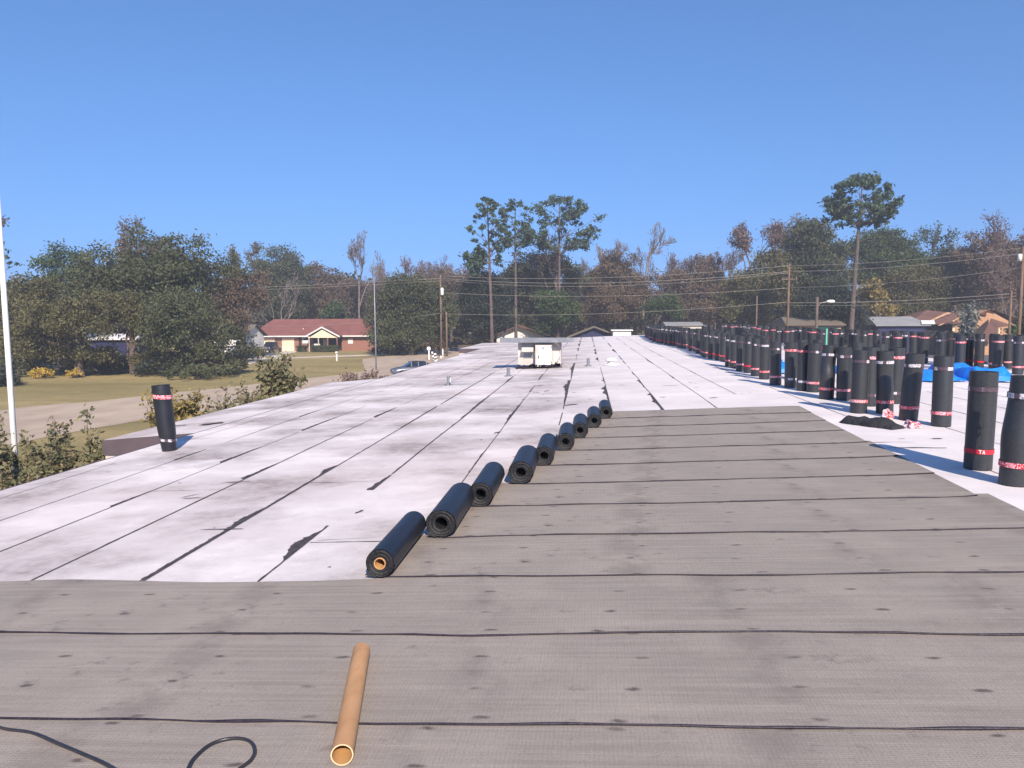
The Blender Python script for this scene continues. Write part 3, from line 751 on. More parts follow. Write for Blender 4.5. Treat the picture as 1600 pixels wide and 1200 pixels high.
# ------------------------------------------------------------------ grey sheets being rolled out across the roof
def yline(k):   # near edge of sheet k; k=0 is the nearest one
    return 2.27 + .868 * k
BND = [rf(760, y).y for y in (1133, 992, 903, 841, 793, 759, 731, 708.5, 690, 674.5, 661)]
step = (BND[-1] - BND[0]) / 10
EDGE = [BND[0] - step] + BND + [BND[-1] + step]      # 13 edges, 12 sheets
ROLLS = [(598, 903), (692, 841), (751, 796), (814, 761), (850, 734), (884, 710), (907, 692), (930, 674.5), (949, 660.5)]
RAD = [.098, .115, .113, .122, .112, .112, .112, .108, .105]
RIGHT = [(1700, 1138), (1660, 990), (1640, 900), (1600, 803), (1540, 776), (1455, 743), (1405, 716), (1352, 690), (1318, 675), (1292, 661), (1275, 651), (1258, 641)]
SLAB = ['nearest grey sheet, under the open end of the cardboard tube and the hose',
        'second grey sheet from the bottom, lying under the middle of the cardboard tube',
        'third grey sheet from the bottom, the last one that runs out past the left edge',
        'grey sheet ending in the nearest black roll, which shows a cardboard core',
        'grey sheet ending in the second nearest black roll, with a torn flap behind it',
        'grey sheet ending in the third black roll counted from the nearest',
        'grey sheet ending in the fourth black roll from the nearest, the fattest one',
        'grey sheet ending in the fifth black roll counted from the nearest',
        'grey sheet ending in the fifth black roll counted from the far end',
        'grey sheet ending in the third last black roll of the diagonal line',
        'grey sheet ending in the second last black roll of the diagonal line',
        'farthest grey sheet, ending in the farthest and smallest looking black roll']
SLAB[8] = 'grey sheet ending in the fourth last black roll of the diagonal line'
def sheet(k):
    ya, yb = EDGE[k], EDGE[k + 1]
    pr = rf(*RIGHT[k]); xr = min(pr.x, 3.75) if k > 2 else 3.5 + .1 * (k - 1)
    if k < 3: xl = [-6.3, -6.15, -6.4][k]
    else: xl = rf(*ROLLS[k - 3]).x
    org = ((xl + xr) / 2, ya, zr((xl + xr) / 2))
    root = empty('roofing_sheet', org, label=SLAB[k], cat='roofing sheet', group='grey roofing sheets laid across the roof')
    nx_, ny = 90, 5; m = MB(); e = []
    yfar = yb + .085
    for j in range(ny + 1):
        for i in range(nx_ + 1):
            x = xl + (xr - xl) * i / nx_; t = j / ny
            wa = .046 * mnoise.noise(Vector((x * .7, k * 9.1, 0))) + .016 * mnoise.noise(Vector((x * 2.1, k * 5.1, 3)))
            # right-hand end curls up towards the ridge
            cu = -.05 * max(0, (x - xr + .5) / .5) ** 2 if k > 2 else 0
            y = ya + wa - cu + (yfar - ya) * t
            if k == 11: y = ya + wa + (yb - ya) * t
            if k == 2 and x < rf(598, 903).x and t > 0: y = ya + wa + (rf(300, 909 + 2.5 * math.sin(x * 2)).y - ya) * t
            z = zr(x) + (.0135 - .0085 * t) + .0025 * mnoise.noise(Vector((x * 1.7, y * 1.5, k)))
            dx = 0
            if i == nx_: dx = .015 * mnoise.noise(Vector((y * 4, k, 0))) + t * .07 * (1 if k > 2 else 0)
            m.v.append((x + dx, y, z))
            if j == 0: e.append(Vector((x, y - .004, z - .002)))
    W_ = nx_ + 1
    for j in range(ny):
        for i in range(nx_): m.f.append((j * W_ + i, j * W_ + i + 1, (j + 1) * W_ + i + 1, (j + 1) * W_ + i)); m.m.append(0); m.sm.append(True)
    # near edge thickness
    b0 = len(m.v)
    for i in range(W_): p = m.v[i]; m.v.append((p[0], p[1], zr(p[0]) + .001))
    b1 = len(m.v)
    for i in range(W_): m.v.append(m.v[i])
    for i in range(nx_): m.f.append((b0 + i, b0 + i + 1, b1 + i + 1, b1 + i)); m.m.append(1); m.sm.append(False)
    m.build('sheet', [M['sheet'], M['bead']], root, off=org, fix=False)
    bd = MB(); bd.tube(e, [.0058 + .0055 * mnoise.noise(Vector((q.x * 3, k, 2))) for q in e], 5, smooth=True)
    bd.build('edge_bead', M['bead'], root, off=org, fix=False)
    if k >= 3:
        i = k - 3; r = RAD[i]; c = Vector((xl - .01, ya, zr(xl) + .012 + r)); L = 1.0; ri = [.042, .05, .05, .05, .048, .045, .045, .045, .045][i]
        Mr = Matrix.Rotation(-math.pi / 2, 3, 'X')
        rm = MB(); n = 44; prof = [(r, .0), (r * 1.004, .01), (r * 1.0, .3), (r * 1.003, .7), (r, .99)]
        sq = 1 - .05 * (i in (3, 1))
        vs = []; fs = []
        for (rr, y) in prof:
            for q in range(n):
                a = 2 * math.pi * q / n; rr2 = rr * (1 + .012 * math.sin(2 * a + i) + .012 * mnoise.noise(Vector((math.cos(a) * 2, math.sin(a) * 2, y * 3 + i))))
                rr2 += .006 * ((a / (2 * math.pi)))
                vs.append((c.x + rr2 * math.cos(a) / sq, c.y + y * L, c.z + rr2 * math.sin(a) * sq))
        for a_ in range(len(prof) - 1):
            for q in range(n): fs.append((a_ * n + q, a_ * n + (q + 1) % n, (a_ + 1) * n + (q + 1) % n, (a_ + 1) * n + q))
        rm.add(vs, fs, 0, True)
        ro = rm.build('roll', M['film'], root, off=org)
        # spiral end faces
        em = MB()
        for (yy, sg) in ((.002, -1), (.988, 1)):
            rings = []
            K = 7
            for q in range(K + 1):
                rr = ri + (r * .985 - ri) * q / K; rings.append((rr, yy + sg * .004 * ((q * 7) % 3 - 1)))
            vs = []
            for (rr, y) in rings:
                for a_ in range(n):
                    a = 2 * math.pi * a_ / n; vs.append((c.x + rr * math.cos(a) / sq, c.y + y, c.z + rr * math.sin(a) * sq))
            em.add(vs, [(q * n + a_, q * n + (a_ + 1) % n, (q + 1) * n + (a_ + 1) % n, (q + 1) * n + a_) for q in range(K) for a_ in range(n)], 0, False)
        # bore
        em.lathe([(ri, .0), (ri, .985)], (c.x, c.y, c.z), n, 0, True, Mr)
        em.build('roll_end', M['rollend'], ro, off=org)
        if i == 0:
            cm = MB(); cm.lathe([(ri - .001, -.012), (ri - .001, .97)], tuple(c), 32, 0, True, Mr); cm.lathe([(ri - .001, -.012), (ri - .007, -.012)], tuple(c), 32, 0, False, Mr)
            cm.lathe([(ri - .007, -.012), (ri - .007, .97)], tuple(c), 32, 1, True, Mr); cm.build('core_tube', [M['card'], M['card_in']], ro, off=org)
        # flap of selvedge poking out at the left foot of the roll
        fl = MB(); q = c.x - r * .75; zz = c.z - r * .72
        fl.add([(q, ya + .005, zz + .02), (q - .035, ya - .01, zz - .012), (q - .02, ya + .04, zz - .02), (q + .04, ya + .05, zz - .02), (q + .05, ya - .012, zz - .028), (q + .03, ya + .0, zz + .01)], [(0, 1, 2, 3), (0, 1, 4, 5), (1, 2, 3, 4)])
        if i in (1, 3): fl2 = MB(); fl2.add([(c.x - r * .98, ya + .78, c.z + .0), (c.x - r - .035, ya + .74, c.z - .035), (c.x - r - .03, ya + .66, c.z - .02), (c.x - r * .98, ya + .6, c.z)], [(0, 1, 2, 3)]); fl2.build('torn_flap', M['matte'], ro, off=org, fix=False)
        fl.build('torn_flap', M['matte'], ro, off=org, fix=False)
for k in range(12): sheet(k)

# ------------------------------------------------------------------ standing rolls
RR = .127; RH = 1.0
def roll_body(seed, bulge=0.0, lean=0.0, dent=0.0, n=36, nz=16, taper=0):
    m = MB(); vs = []; fs = []
    for j in range(nz + 1):
        t = j / nz; z = RH * t
        for k in range(n):
            a = 2 * math.pi * k / n
            r = RR * (1 + .008 * mnoise.noise(Vector((math.cos(a) * 1.5, math.sin(a) * 1.5, z * 2 + seed))))
            r += .007 * (k / n)            # free lap of the outer turn
            r += bulge * math.exp(-((t - .45) / .22) ** 2) * max(0, math.cos(a - 3.6)) - dent * math.exp(-((t - .62) / .13) ** 2) * max(0, math.cos(a + 1.5)) ** 2
            r *= 1 - taper * max(0, .35 - t)
            vs.append((r * math.cos(a) + lean * t, r * math.sin(a), z))
    for j in range(nz):
        for k in range(n): fs.append((j * n + k, j * n + (k + 1) % n, (j + 1) * n + (k + 1) % n, (j + 1) * n + k))
    m.add(vs, fs, 0, True)
    # top: wound turns stepping round a hollow centre
    K = 6; rings = []
    for q in range(K + 1):
        rr = RR * (.99 - .70 * q / K); rings.append((rr, RH - .002 - .006 * ((q * 5) % 3)))
    rings += [(RR * .28, .55)]
    tv = []
    for (rr, z) in rings:
        for k in range(n): a = 2 * math.pi * k / n; tv.append((rr * math.cos(a) + lean, rr * math.sin(a), z))
    m.add(tv, [(q * n + k, q * n + (k + 1) % n, (q + 1) * n + (k + 1) % n, (q + 1) * n + k) for q in range(len(rings) - 1) for k in range(n)], 1)
    return m
def band(z0, z1, lean=0, n=36, tilt=0.0, rr=RR + .0085, arc=None):
    m = MB(); vs = []
    for z in (z0, z1):
        for k in range(n + 1):
            a = 2 * math.pi * k / n; zz = z + tilt * math.sin(a + 1.6)
            vs.append((rr * math.cos(a) + lean * zz / RH, rr * math.sin(a), zz))
    m.add(vs, [(k, k + 1, n + 2 + k, n + 1 + k) for k in range(n)], 0, True)
    return m
VAR = []
def make_roll(seed, bulge, lean, dent, top='white', taper=0, tilt=0):
    root = empty('roofing_roll', (0, 0, -50))
    roll_body(seed, bulge, lean, dent, taper=taper).build('roll_body', [M['roll'], M['rollend']], root, fix=False)
    rr = RR + .009 + bulge * .25
    a, b_ = (M['band_white'], M['band_red']) if top == 'white' else (M['band_red'], M['band_white'])
    band(.80, .848, lean, rr=rr, tilt=tilt).build('label_band', a, root, fix=False)
    band(.165, .213, lean, rr=RR + .009 + bulge * .34, tilt=tilt).build('label_band', b_, root, fix=False)
    return root
PROT = {'plain': make_roll(1, 0, 0, 0), 'plain2': make_roll(5, .004, .012, .0), 'flip': make_roll(9, 0, -.01, 0, 'red'), 'lean': make_roll(3, .006, .075, .012), 'bulge': make_roll(4, .03, .035, 0), 'dent': make_roll(6, .012, -.02, .03), 'bulge2': make_roll(8, .035, .02, .02)}
used = set()
NROLL = 0
def put(kind, X, Y, rz=0, label=None, group=None, sc=1.0):
    global NROLL
    p = PROT[kind]
    o = p if kind not in used else copy_tree(p)
    used.add(kind)
    o.location = (X, Y, zr(X) + .008); o.rotation_euler = (random.uniform(-.022, .022), random.uniform(-.022, .022), rz); o.scale = (random.uniform(.96, 1.04),) * 2 + (random.uniform(.985, 1.015),)
    o['label'] = label; o['category'] = 'roofing roll'
    if group: o['group'] = group
    NROLL += 1
    return o
G1 = 'black roofing rolls standing upright along the roof'
NEAR = [  # px centre, py bottom, kind, label
    (1592, 760, 'bulge', 'nearest standing black roll, cut off by the right photo edge, side bulging left'),
    (1534, 735, 'plain', 'tall roll second from the right edge, white letters TA on its red lower band'),
    (1474, 667, 'plain2', 'black roll standing alone just right of the two crumpled wrappers'),
    (1422, 657, 'lean', 'black roll leaning to the right, directly behind the pale crumpled wrapper'),
    (1385, 647, 'dent', 'black roll right behind the black crumpled scrap, a dark hollow in its side'),
    (1344, 646, 'plain', 'black roll at the left end of the black crumpled scrap, bright red lower band'),
    (1399, 631, 'flip', 'half hidden black roll peeping out right behind the dented roll'),
    (1359, 635, 'flip', 'half hidden black roll peeping out right behind the bright red banded roll'),
    (1320, 626, 'plain', 'black roll with red lower band, standing just left of a narrow white gap'),
    (1293, 624, 'bulge2', 'black roll whose outer turn has come loose in a round bulging flap'),
    (1272, 613, 'plain2', 'black roll touching the left side of the loose flapped one'),
    (1256, 611, 'flip', 'black roll with a red upper band, second to the left of the loose flapped one'),
    (1237, 606, 'flip', 'black roll with a red upper band, just right of the tall white and blue gap'),
    (1213, 602, 'plain', 'broad black roll just left of the tall white and blue gap'),
    (1195, 593, 'plain2', 'slim looking black roll, second to the left of the tall white and blue gap'),
    (1182, 588, 'plain', 'black roll, third to the left of the tall white and blue gap'),
]
for (px, py, kd, lb) in NEAR:
    p = rf(px, py); put(kd, p.x, p.y + RR * .6, random.uniform(-.3, .3) if kd in ('bulge', 'lean', 'dent', 'bulge2') else random.uniform(0, 6.28), lb, G1)
    if px == 1534:
        r2 = [o for o in bpy.data.objects if o.type == 'EMPTY' and o.get('label') == lb][0]
# white letters wrapped on the red band of the second nearest roll
def wrap_letters(root, polys, a0, z0, h):
    m = MB(); r = RR + .0115; rz = root.rotation_euler.z
    for poly in polys:
        k = len(poly); vs = []
        for (u, v) in poly:
            a = a0 - rz + u * h / r; vs.append((r * math.cos(a), r * math.sin(a), z0 + v * h))
        m.add(vs, [tuple(range(k))])
    # this roll's band is plain red with one white stretch
    bnd = [c for c in root.children if c.name.startswith('label_band') and c.data.materials[0] == M['band_red']][0]
    bnd.data = bnd.data.copy(); bnd.data.materials[0] = simple('plain_red_band', srgb(200, 48, 62), srgb(184, 40, 54), 5, .4)
    return m.build('lettering', M['letter'], bnd, fix=False)
vdir = math.atan2(-r2.location.y, -r2.location.x)
wrap_letters(r2, [[(0, .8), (.7, .8), (.7, 1), (0, 1)], [(.27, 0), (.45, 0), (.45, .8), (.27, .8)],
                  [(.8, 0), (1.0, 0), (1.22, 1), (1.08, 1)], [(1.5, 0), (1.3, 0), (1.08, 1), (1.22, 1)], [(.98, .28), (1.34, .28), (1.30, .44), (1.01, .44)]], vdir - .02, .170, .040)
# rest of the front row, getting denser with distance
rnd = random.Random(21)
FRONT = [(1170, 583), (1158, 580), (1148, 575.5), (1140, 573), (1131, 565), (1123, 563), (1112, 561), (1105, 559)]
for (px, py) in FRONT:
    p = rf(px, py); put(rnd.choice(['plain', 'plain2']), p.x, p.y + .08, rnd.uniform(0, 6.28), 'shoulder to shoulder black roll midway along the front row', 'shoulder to shoulder rolls midway along the front row')
GF = 'far standing black rolls of the front row'
y = 28.5
while y < 62.5:
    X = 4.62 + .25 * math.sin(y * .23) + rnd.uniform(-.12, .12)
    put(rnd.choice(['plain', 'plain2', 'plain']), X, y, rnd.uniform(0, 6.28), 'black roll in the far dense front row, merging into one dark wall', GF)
    if rnd.random() < .8: put(rnd.choice(['plain', 'flip', 'plain2']), X + .36 + rnd.uniform(0, .25), y + rnd.uniform(.0, .5), rnd.uniform(0, 6.28), 'black roll in the far dense front row, merging into one dark wall', GF)
    y += rnd.uniform(.55, .95)
# second file right behind the front row
y = 13.6
while y < 28:
    X = 5.3 + .3 * math.sin(y * .5) + rnd.uniform(-.15, .15)
    gap = any(abs(at(g_, 560, y).x - X) < .30 for g_ in (1224, 1308))
    if not gap and y > 14: put(rnd.choice(['plain', 'plain2', 'flip']), X, y, rnd.uniform(0, 6.28), 'black roll in the second file, half hidden behind the front row', 'black rolls of the second file')
    y += rnd.uniform(.8, 1.35)
# back row along the right edge of the roof
GB = 'black rolls standing along the right edge of the roof'
y = 13.2; k = 0
BACK = [(1594, 575, 'plain'), (1574, 572, 'plain2'), (1552, 570, 'plain'), (1529, 570, 'flip'), (1494, 569, 'flip'), (1482, 567, 'plain'), (1470, 572, 'plain2')]
BL = ['black back row roll at the extreme right, above the humped end of blue tarp', 'black roll of the back row, second from the right edge', 'black roll of the back row, third from the right edge', 'back row roll with a red upper band standing in front of the small brick porch', 'back row roll with red upper band at the left corner of the orange wall', 'back row roll just left of the one at the orange wall corner', 'leftmost of three back row rolls bunched in front of the orange house']
for (px, py, kd), lb in zip(BACK, BL):
    p = rf(px, py + 4); put(kd, min(p.x, 12.3), p.y * min(1, 12.3 / p.x), rnd.uniform(0, 6.28), lb, GB)
y = 20.5
while y < 62:
    X = 11.2 + .5 * math.sin(y * .31) + rnd.uniform(-.2, .2)
    put(rnd.choice(['plain', 'plain2', 'flip', 'plain']), X, y, rnd.uniform(0, 6.28), 'black roll in the long back row, its top sticking up behind the front row', GB + ' far')
    if rnd.random() < .55: put(rnd.choice(['plain', 'flip', 'plain2']), X + rnd.uniform(-1.6, -.5), y + rnd.uniform(0, .5), rnd.uniform(0, 6.28), 'black roll in the long back row, its top sticking up behind the front row', GB + ' far')
    y += rnd.uniform(.5, .85)
for o in bpy.data.objects:
    if o.get('group') == GB + ' far': o['group'] = 'tops of black rolls in the long back row'
print('rolls', NROLL)
# the lone roll on the left, by the canopy
lr = rf(265, 704)
lone = empty('roofing_roll', (lr.x, lr.y, zr(lr.x) + .005), label='lone black roll leaning at the left edge of the roof beside the brown canopy edge', cat='roofing roll', group='black roofing rolls standing upright along the roof')
lone.rotation_euler = (0, R(-3.5), 0)
bd = roll_body(12, 0, -.03, 0, taper=.55)
bo = bd.build('roll_body', [M['film'], M['rollend']], lone, fix=False)
band(.80, .86, -.03, tilt=-.02).build('label_band', M['band_red'], lone, fix=False)
band(.15, .19, -.03, tilt=-.02, rr=RR * .96).build('label_band', M['band_white'], lone, fix=False)

# ------------------------------------------------------------------ things lying about on the roof
# cardboard tube
ta = rf(535, 1202); tb = rf(565.5, 1034); ta.z = zr(ta.x) + .014 + .045; tb.z = zr(tb.x) + .014 + .045
d = (tb - ta).normalized(); L = (tb - ta).length
Q = Vector((0, 0, 1)).rotation_difference(d).to_matrix()
ct = empty('cardboard_tube', tuple(ta - Vector((0, 0, .045))), label='long tan cardboard core tube lying on the near grey sheets', cat='tube')
off = tuple(ta - Vector((0, 0, .045)))
c = MB(); rr = .044
c.lathe([(rr, 0), (rr * 1.005, L * .1), (rr * .995, L * .5), (rr, L)], tuple(ta), 40, 0, True, Q)
c.lathe([(rr, 0), (rr - .005, 0)], tuple(ta), 40, 2, False, Q); c.lathe([(rr, L), (rr - .005, L)], tuple(ta), 40, 2, False, Q)
c.lathe([(rr - .005, 0), (rr - .005, L)], tuple(ta), 40, 1, True, Q)
co = c.build('tube_wall', [M['card'], M['card_in'], simple('cut_card_rim', srgb(232, 200, 160))], ct, off=off)
mk = MB(); vs = []
for i in range(15):
    a = 1.6 + i * .17; t = L * .865 + .012 * math.sin(i * .9)
    for dt in (-.0025 - .006 * (i < 4), .0025 + .004 * (i < 3)): vs.append(ta + Q @ Vector(((rr + .0008) * math.cos(a), (rr + .0008) * math.sin(a), t + dt)))
mk.add(vs, [(2 * i, 2 * i + 1, 2 * i + 3, 2 * i + 2) for i in range(14)])
vs = []
for i in range(15):
    a = 1.2 + i * .2; t = L * .10 + .01 * i / 4
    for dt in (-.001, .001): vs.append(ta + Q @ Vector(((rr + .0008) * math.cos(a), (rr + .0008) * math.sin(a), t + dt)))
mk.add(vs, [(2 * i, 2 * i + 1, 2 * i + 3, 2 * i + 2) for i in range(14)])
sp_ = MB(); vs = []
for i in range(240):
    t = i / 239; a = t * 26; 
    for dt in (-.0006, .0009): vs.append(ta + Q @ Vector(((rr + .0007) * math.cos(a), (rr + .0007) * math.sin(a), L * t + dt)))
sp_.add(vs, [(2 * i, 2 * i + 1, 2 * i + 3, 2 * i + 2) for i in range(239)])
sp_.build('spiral_seam', simple('paper_seam', srgb(158, 116, 84)), ct, off=off, fix=False)
mk.build('scuff_mark', M['card_mark'], ct, off=off, fix=False)
# black hose, one length in two visible bits
def hose(pts, label):
    P = [rf(*p) for p in pts]; P = [Vector((p.x, p.y, zr(p.x) + .024)) for p in P]
    out = []
    for i in range(len(P) - 1):
        p0, p1, p2, p3 = P[max(0, i - 1)], P[i], P[i + 1], P[min(len(P) - 1, i + 2)]
        for k in range(6):
            t = k / 6; out.append(.5 * ((2 * p1) + (p2 - p0) * t + (2 * p0 - 5 * p1 + 4 * p2 - p3) * t * t + (3 * p1 - p0 - 3 * p2 + p3) * t ** 3))
    out.append(P[-1]); m = MB(); m.tube(out, .0068, 10)
    o = m.build('torch_hose', M['hose'], fix=False); return o
h1 = hose([(-60, 1136), (-20, 1140), (10, 1147), (50, 1153), (90, 1170), (130, 1187), (165, 1203), (215, 1232), (262, 1236), (290, 1215), (302, 1195), (325, 1174), (350, 1164), (375, 1162), (392, 1168), (398, 1182), (393, 1195), (380, 1206), (360, 1220)], '')
tag(h1, 'thin black rubber hose curling over the nearest grey sheet at the lower left', 'hose')
# crumpled black scrap of membrane
def crumple(name, pts2, H, mat, label, cat, seed, thick=.0, n=26):
    P = [rf(*p) for p in pts2]; cx = sum(p.x for p in P) / len(P); cy = sum(p.y for p in P) / len(P)
    return P, cx, cy
def blob_sheet(name, px0, px1, py, W, H, mat, label, cat, seed, hs=(1,)):
    a = rf(px0, py[0]); b_ = rf(px1, py[1]); u = (b_ - a); u.z = 0; L = u.length; u.normalize(); v = Vector((-u.y, u.x, 0))
    nx_, ny = 44, 16; m = MB(); org = (a.x, a.y, zr(a.x) + .004); z0 = zr(a.x)
    for j in range(ny + 1):
        for i in range(nx_ + 1):
            s = i / nx_; t = j / ny * 2 - 1
            hh = np.interp(s, np.linspace(0, 1, len(hs)), hs)
            e = max(0, 1 - t * t) ** .5
            nn = mnoise.noise(Vector((s * 5 + seed, t * 1.6, 0))) * .5 + .12 * mnoise.noise(Vector((s * 16, t * 4, seed)))
            z = H * hh * e * (1 + .6 * nn) * (1 if 0 < s < 1 else .1)
            p = a + u * (s * L) + v * (t * W / 2 * (.6 + .5 * hh) * (1 + .5 * nn))
            m.v.append((p.x, p.y, zr(p.x) + .006 + max(0, z)))
    for j in range(ny):
        for i in range(nx_): m.f.append((j * (nx_ + 1) + i, j * (nx_ + 1) + i + 1, (j + 1) * (nx_ + 1) + i + 1, (j + 1) * (nx_ + 1) + i)); m.m.append(0); m.sm.append(False)
    root_loc = org
    o = m.build(name, mat, fix=False, label=label, cat=cat)
    for vv in o.data.vertices: vv.co -= Vector(org)
    o.location = org; return o
blob_sheet('membrane_scrap', 1318, 1405, (659, 671), .34, .12, M['matte'], 'crumpled black piece of roofing membrane lying on the white roof beside the grey sheets', 'membrane scrap', 3, (.15, .75, .8, .95, .65, .8, 1.0, .9, .6, .35))
def wrapper(px, py, s, label, seed, hh=1):
    p = rf(px, py); rr = random.Random(seed); bm = bmesh.new(); bmesh.ops.create_icosphere(bm, subdivisions=3, radius=s)
    for v in bm.verts:
        n_ = mnoise.noise(v.co * (14) + Vector((seed, 0, 0))); v.co *= 1 + .9 * n_; v.co.z = max(v.co.z * .8 * hh, -s * .3) + s * .3
    me = bpy.data.meshes.new('wrapper'); bm.to_mesh(me); bm.free(); me.materials.append(M['wrap'])
    o = bpy.data.objects.new('crumpled_wrapper', me); COL.objects.link(o); o.location = (p.x, p.y, zr(p.x) + .006)
    tag(o, label, 'wrapper', 'crumpled red and white wrappers')
wrapper(1386, 655, .085, 'crumpled red and white wrapper standing up behind the black scrap', 4, 1.6)
wrapper(1424, 668, .10, 'flatter crumpled red and white wrapper in front of the leaning roll', 9, .8)
# blue tarps
def tarp(px0, px1, pyf, depth, H, label, seed):
    a = rf(px0, pyf); b_ = rf(px1, pyf); L = b_.x - a.x; nx_, ny = 70, 36; m = MB(); org = (a.x + L / 2, a.y + depth / 2, ZRIGHT)
    for j in range(ny + 1):
        for i in range(nx_ + 1):
            s = i / nx_; t = j / ny; x = a.x + L * s; y = a.y + depth * t
            e = min(1, min(s, 1 - s) * 9) ** .6 * min(1, min(t, 1 - t) * 6) ** .6
            n1 = mnoise.noise(Vector((x * 1.1 + seed, y * .9, 0))); n2 = abs(mnoise.noise(Vector((x * 3.1, y * 2.2, seed)))); n3 = mnoise.noise(Vector((x * 8, y * 7, seed)))
            z = H * e * (.75 + .35 * n1) + .10 * (n2) * (e * .7 + .3) + .02 * n3 + .02
            m.v.append((x + .12 * mnoise.noise(Vector((y * 2, s * 3, seed))), y + .15 * mnoise.noise(Vector((x * 2, seed, t))), ZRIGHT + max(.008, z)))
    for j in range(ny):
        for i in range(nx_): m.f.append((j * (nx_ + 1) + i, j * (nx_ + 1) + i + 1, (j + 1) * (nx_ + 1) + i + 1, (j + 1) * (nx_ + 1) + i)); m.m.append(0); m.sm.append(False)
    o = m.build('blue_tarp', M['tarp'], fix=False, label=label, cat='tarp', group='blue tarps covering stacks on the roof')
    for vv in o.data.vertices: vv.co -= Vector(org)
    o.location = org
tarp(1364, 1515, 597, 4.0, .22, 'long low crumpled blue tarp spread behind the standing rolls', 2)
tarp(1527, 1588, 598, 2.8, .30, 'smaller humped blue tarp behind the two nearest rolls at the right', 5)
tarp(1218, 1236, 585, 2.2, .38, 'sliver of blue tarp showing low in the narrow gap of the roll row', 7)

# ------------------------------------------------------------------ trees beyond the roof
def base(px, D): p = at(px, 500, D); return (p.x, p.y, 0)
def topz(px, py, D): return at(px, py, D).z
def wpx(w_, D): return w_ * D / F
def oak(px, top, D, w_, leaf, label, low=None, n=80, lsize=.3, per=48, group=None, lobes=None, cat='tree', shell=.4, crf=.125, limbs=10, bark=None):
    H = topz(px, top, D); W = wpx(w_, D); lo = .12 * H if low is None else max(0, topz(px, low, D))
    return crown_tree('tree', base(px, D), H, W, (H + lo) / 2, (H - lo) / 2, leaf, n_cl=n, cr=W * crf, per=per, lsize=lsize, trunk_r=max(.18, H * .02), label=label, lobes=lobes, cd=W * .8, shell=shell, limbs=limbs, bark=bark, group=group)
# the big oak clump on the left
H = topz(235, 350, 76)
def lb(px, py, D, r, h): return lambda b_: (at(px, py, D).x - b_[0], 0, at(px, py, D).z, wpx(r, D), wpx(h, D))
def multi(px, D, blobs, leaf, label, n, cr, per=42, lsize=.3, tr=.5, limbs=16, shell=.4, bark=None):
    b_ = base(px, D); lob = [(at(x, y, D).x - b_[0], random.uniform(-1.5, 1.5), at(x, y, D).z, wpx(r, D), wpx(h, D)) for x, y, r, h in blobs]
    zt = max(l[2] + l[4] for l in lob)
    return crown_tree('tree', b_, zt, 10, zt * .55, zt * .4, leaf, n_cl=n, cr=cr, per=per, lsize=lsize, trunk_r=tr, label=label, lobes=lob, cd=10, limbs=limbs, shell=shell, bark=bark)
multi(235, 78, [(245, 430, 95, 62), (190, 440, 80, 55), (300, 425, 70, 55), (260, 385, 40, 30), (150, 455, 55, 45), (235, 375, 30, 22), (295, 385, 30, 22), (350, 440, 42, 50), (235, 480, 130, 45)], 'oak', 'largest dark live oak on the left, spreading above the lawn across the road', 300, 1.45, 34, .32, .6, 20)
multi(105, 86, [(95, 400, 22, 22), (115, 425, 45, 35), (75, 430, 34, 35), (140, 415, 22, 25), (60, 460, 40, 30)], 'green', 'rounded dark green tree whose top stands left of the biggest oak', 95, 1.1, 40, .3, .35, 12)
multi(120, 69, [(120, 500, 75, 45), (60, 520, 55, 50), (100, 552, 62, 24), (150, 548, 40, 22), (35, 490, 40, 50)], 'oak_olive', 'low spreading olive oak hanging over the yellow shrubs at the left', 170, 1.0, 40, .26, .4, 14)
multi(285, 70, [(290, 500, 75, 45), (340, 530, 55, 35), (255, 520, 50, 35), (330, 575, 55, 15), (290, 560, 60, 25), (375, 570, 30, 15), (270, 478, 60, 30)], 'oak', 'wide oak with foliage down to the grass behind the lone leaning roll', 190, 1.0, 42, .26, .45, 14)
multi(205, 72, [(185, 480, 50, 30), (220, 500, 40, 25), (235, 560, 30, 22), (180, 555, 22, 16)], 'oak_olive', 'olive tinged oak between the two low spreading ones, over the dark shed', 95, .95, 42, .26, .35, 10)
multi(30, 76, [(25, 470, 45, 40), (15, 530, 45, 45), (60, 450, 28, 25), (-30, 500, 40, 50)], 'oak_olive', 'brownish green tree at the far left edge, behind the white pole', 110, 1.1, 42, .3, .35, 10)
multi(22, 60, [(20, 600, 26, 18), (34, 585, 16, 22), (5, 590, 20, 28)], 'oak_dark', 'small dark evergreen bush tree standing beside the white pole', 46, .55, 110, .18, .14, 8)
multi(380, 100, [(366, 470, 26, 60), (392, 455, 24, 45), (376, 510, 20, 26)], 'brown', 'brown leaved tree between the big oak and the red roofed house', 70, 1.5, 34, .34, .3, 12)
pine_tree('tree', base(2, 92), topz(2, 372, 92), wpx(60, 92), topz(2, 470, 92), 'tall tree cut by the left photo edge, needle tufts right of the white pole', .25, 22, seed=5, per=60)
bare_tree('tree', base(5, 96), topz(5, 318, 96), wpx(60, 96), 'thin bare tree reaching above everything at the left photo edge', 'brown', 700, .16, 5, seed=14)
bare_tree('tree', base(195, 92), topz(195, 338, 92), wpx(95, 92), 'sparse half bare tree sticking out at the upper left of the biggest oak', 'brown', 3600, .25, 5, seed=2, low=.55)
bare_tree('tree', base(385, 118), topz(385, 376, 118), wpx(50, 118), 'slender sparse tree just right of the biggest oak, against the sky', 'oak_olive', 1400, .16, 5, seed=3, low=.5)
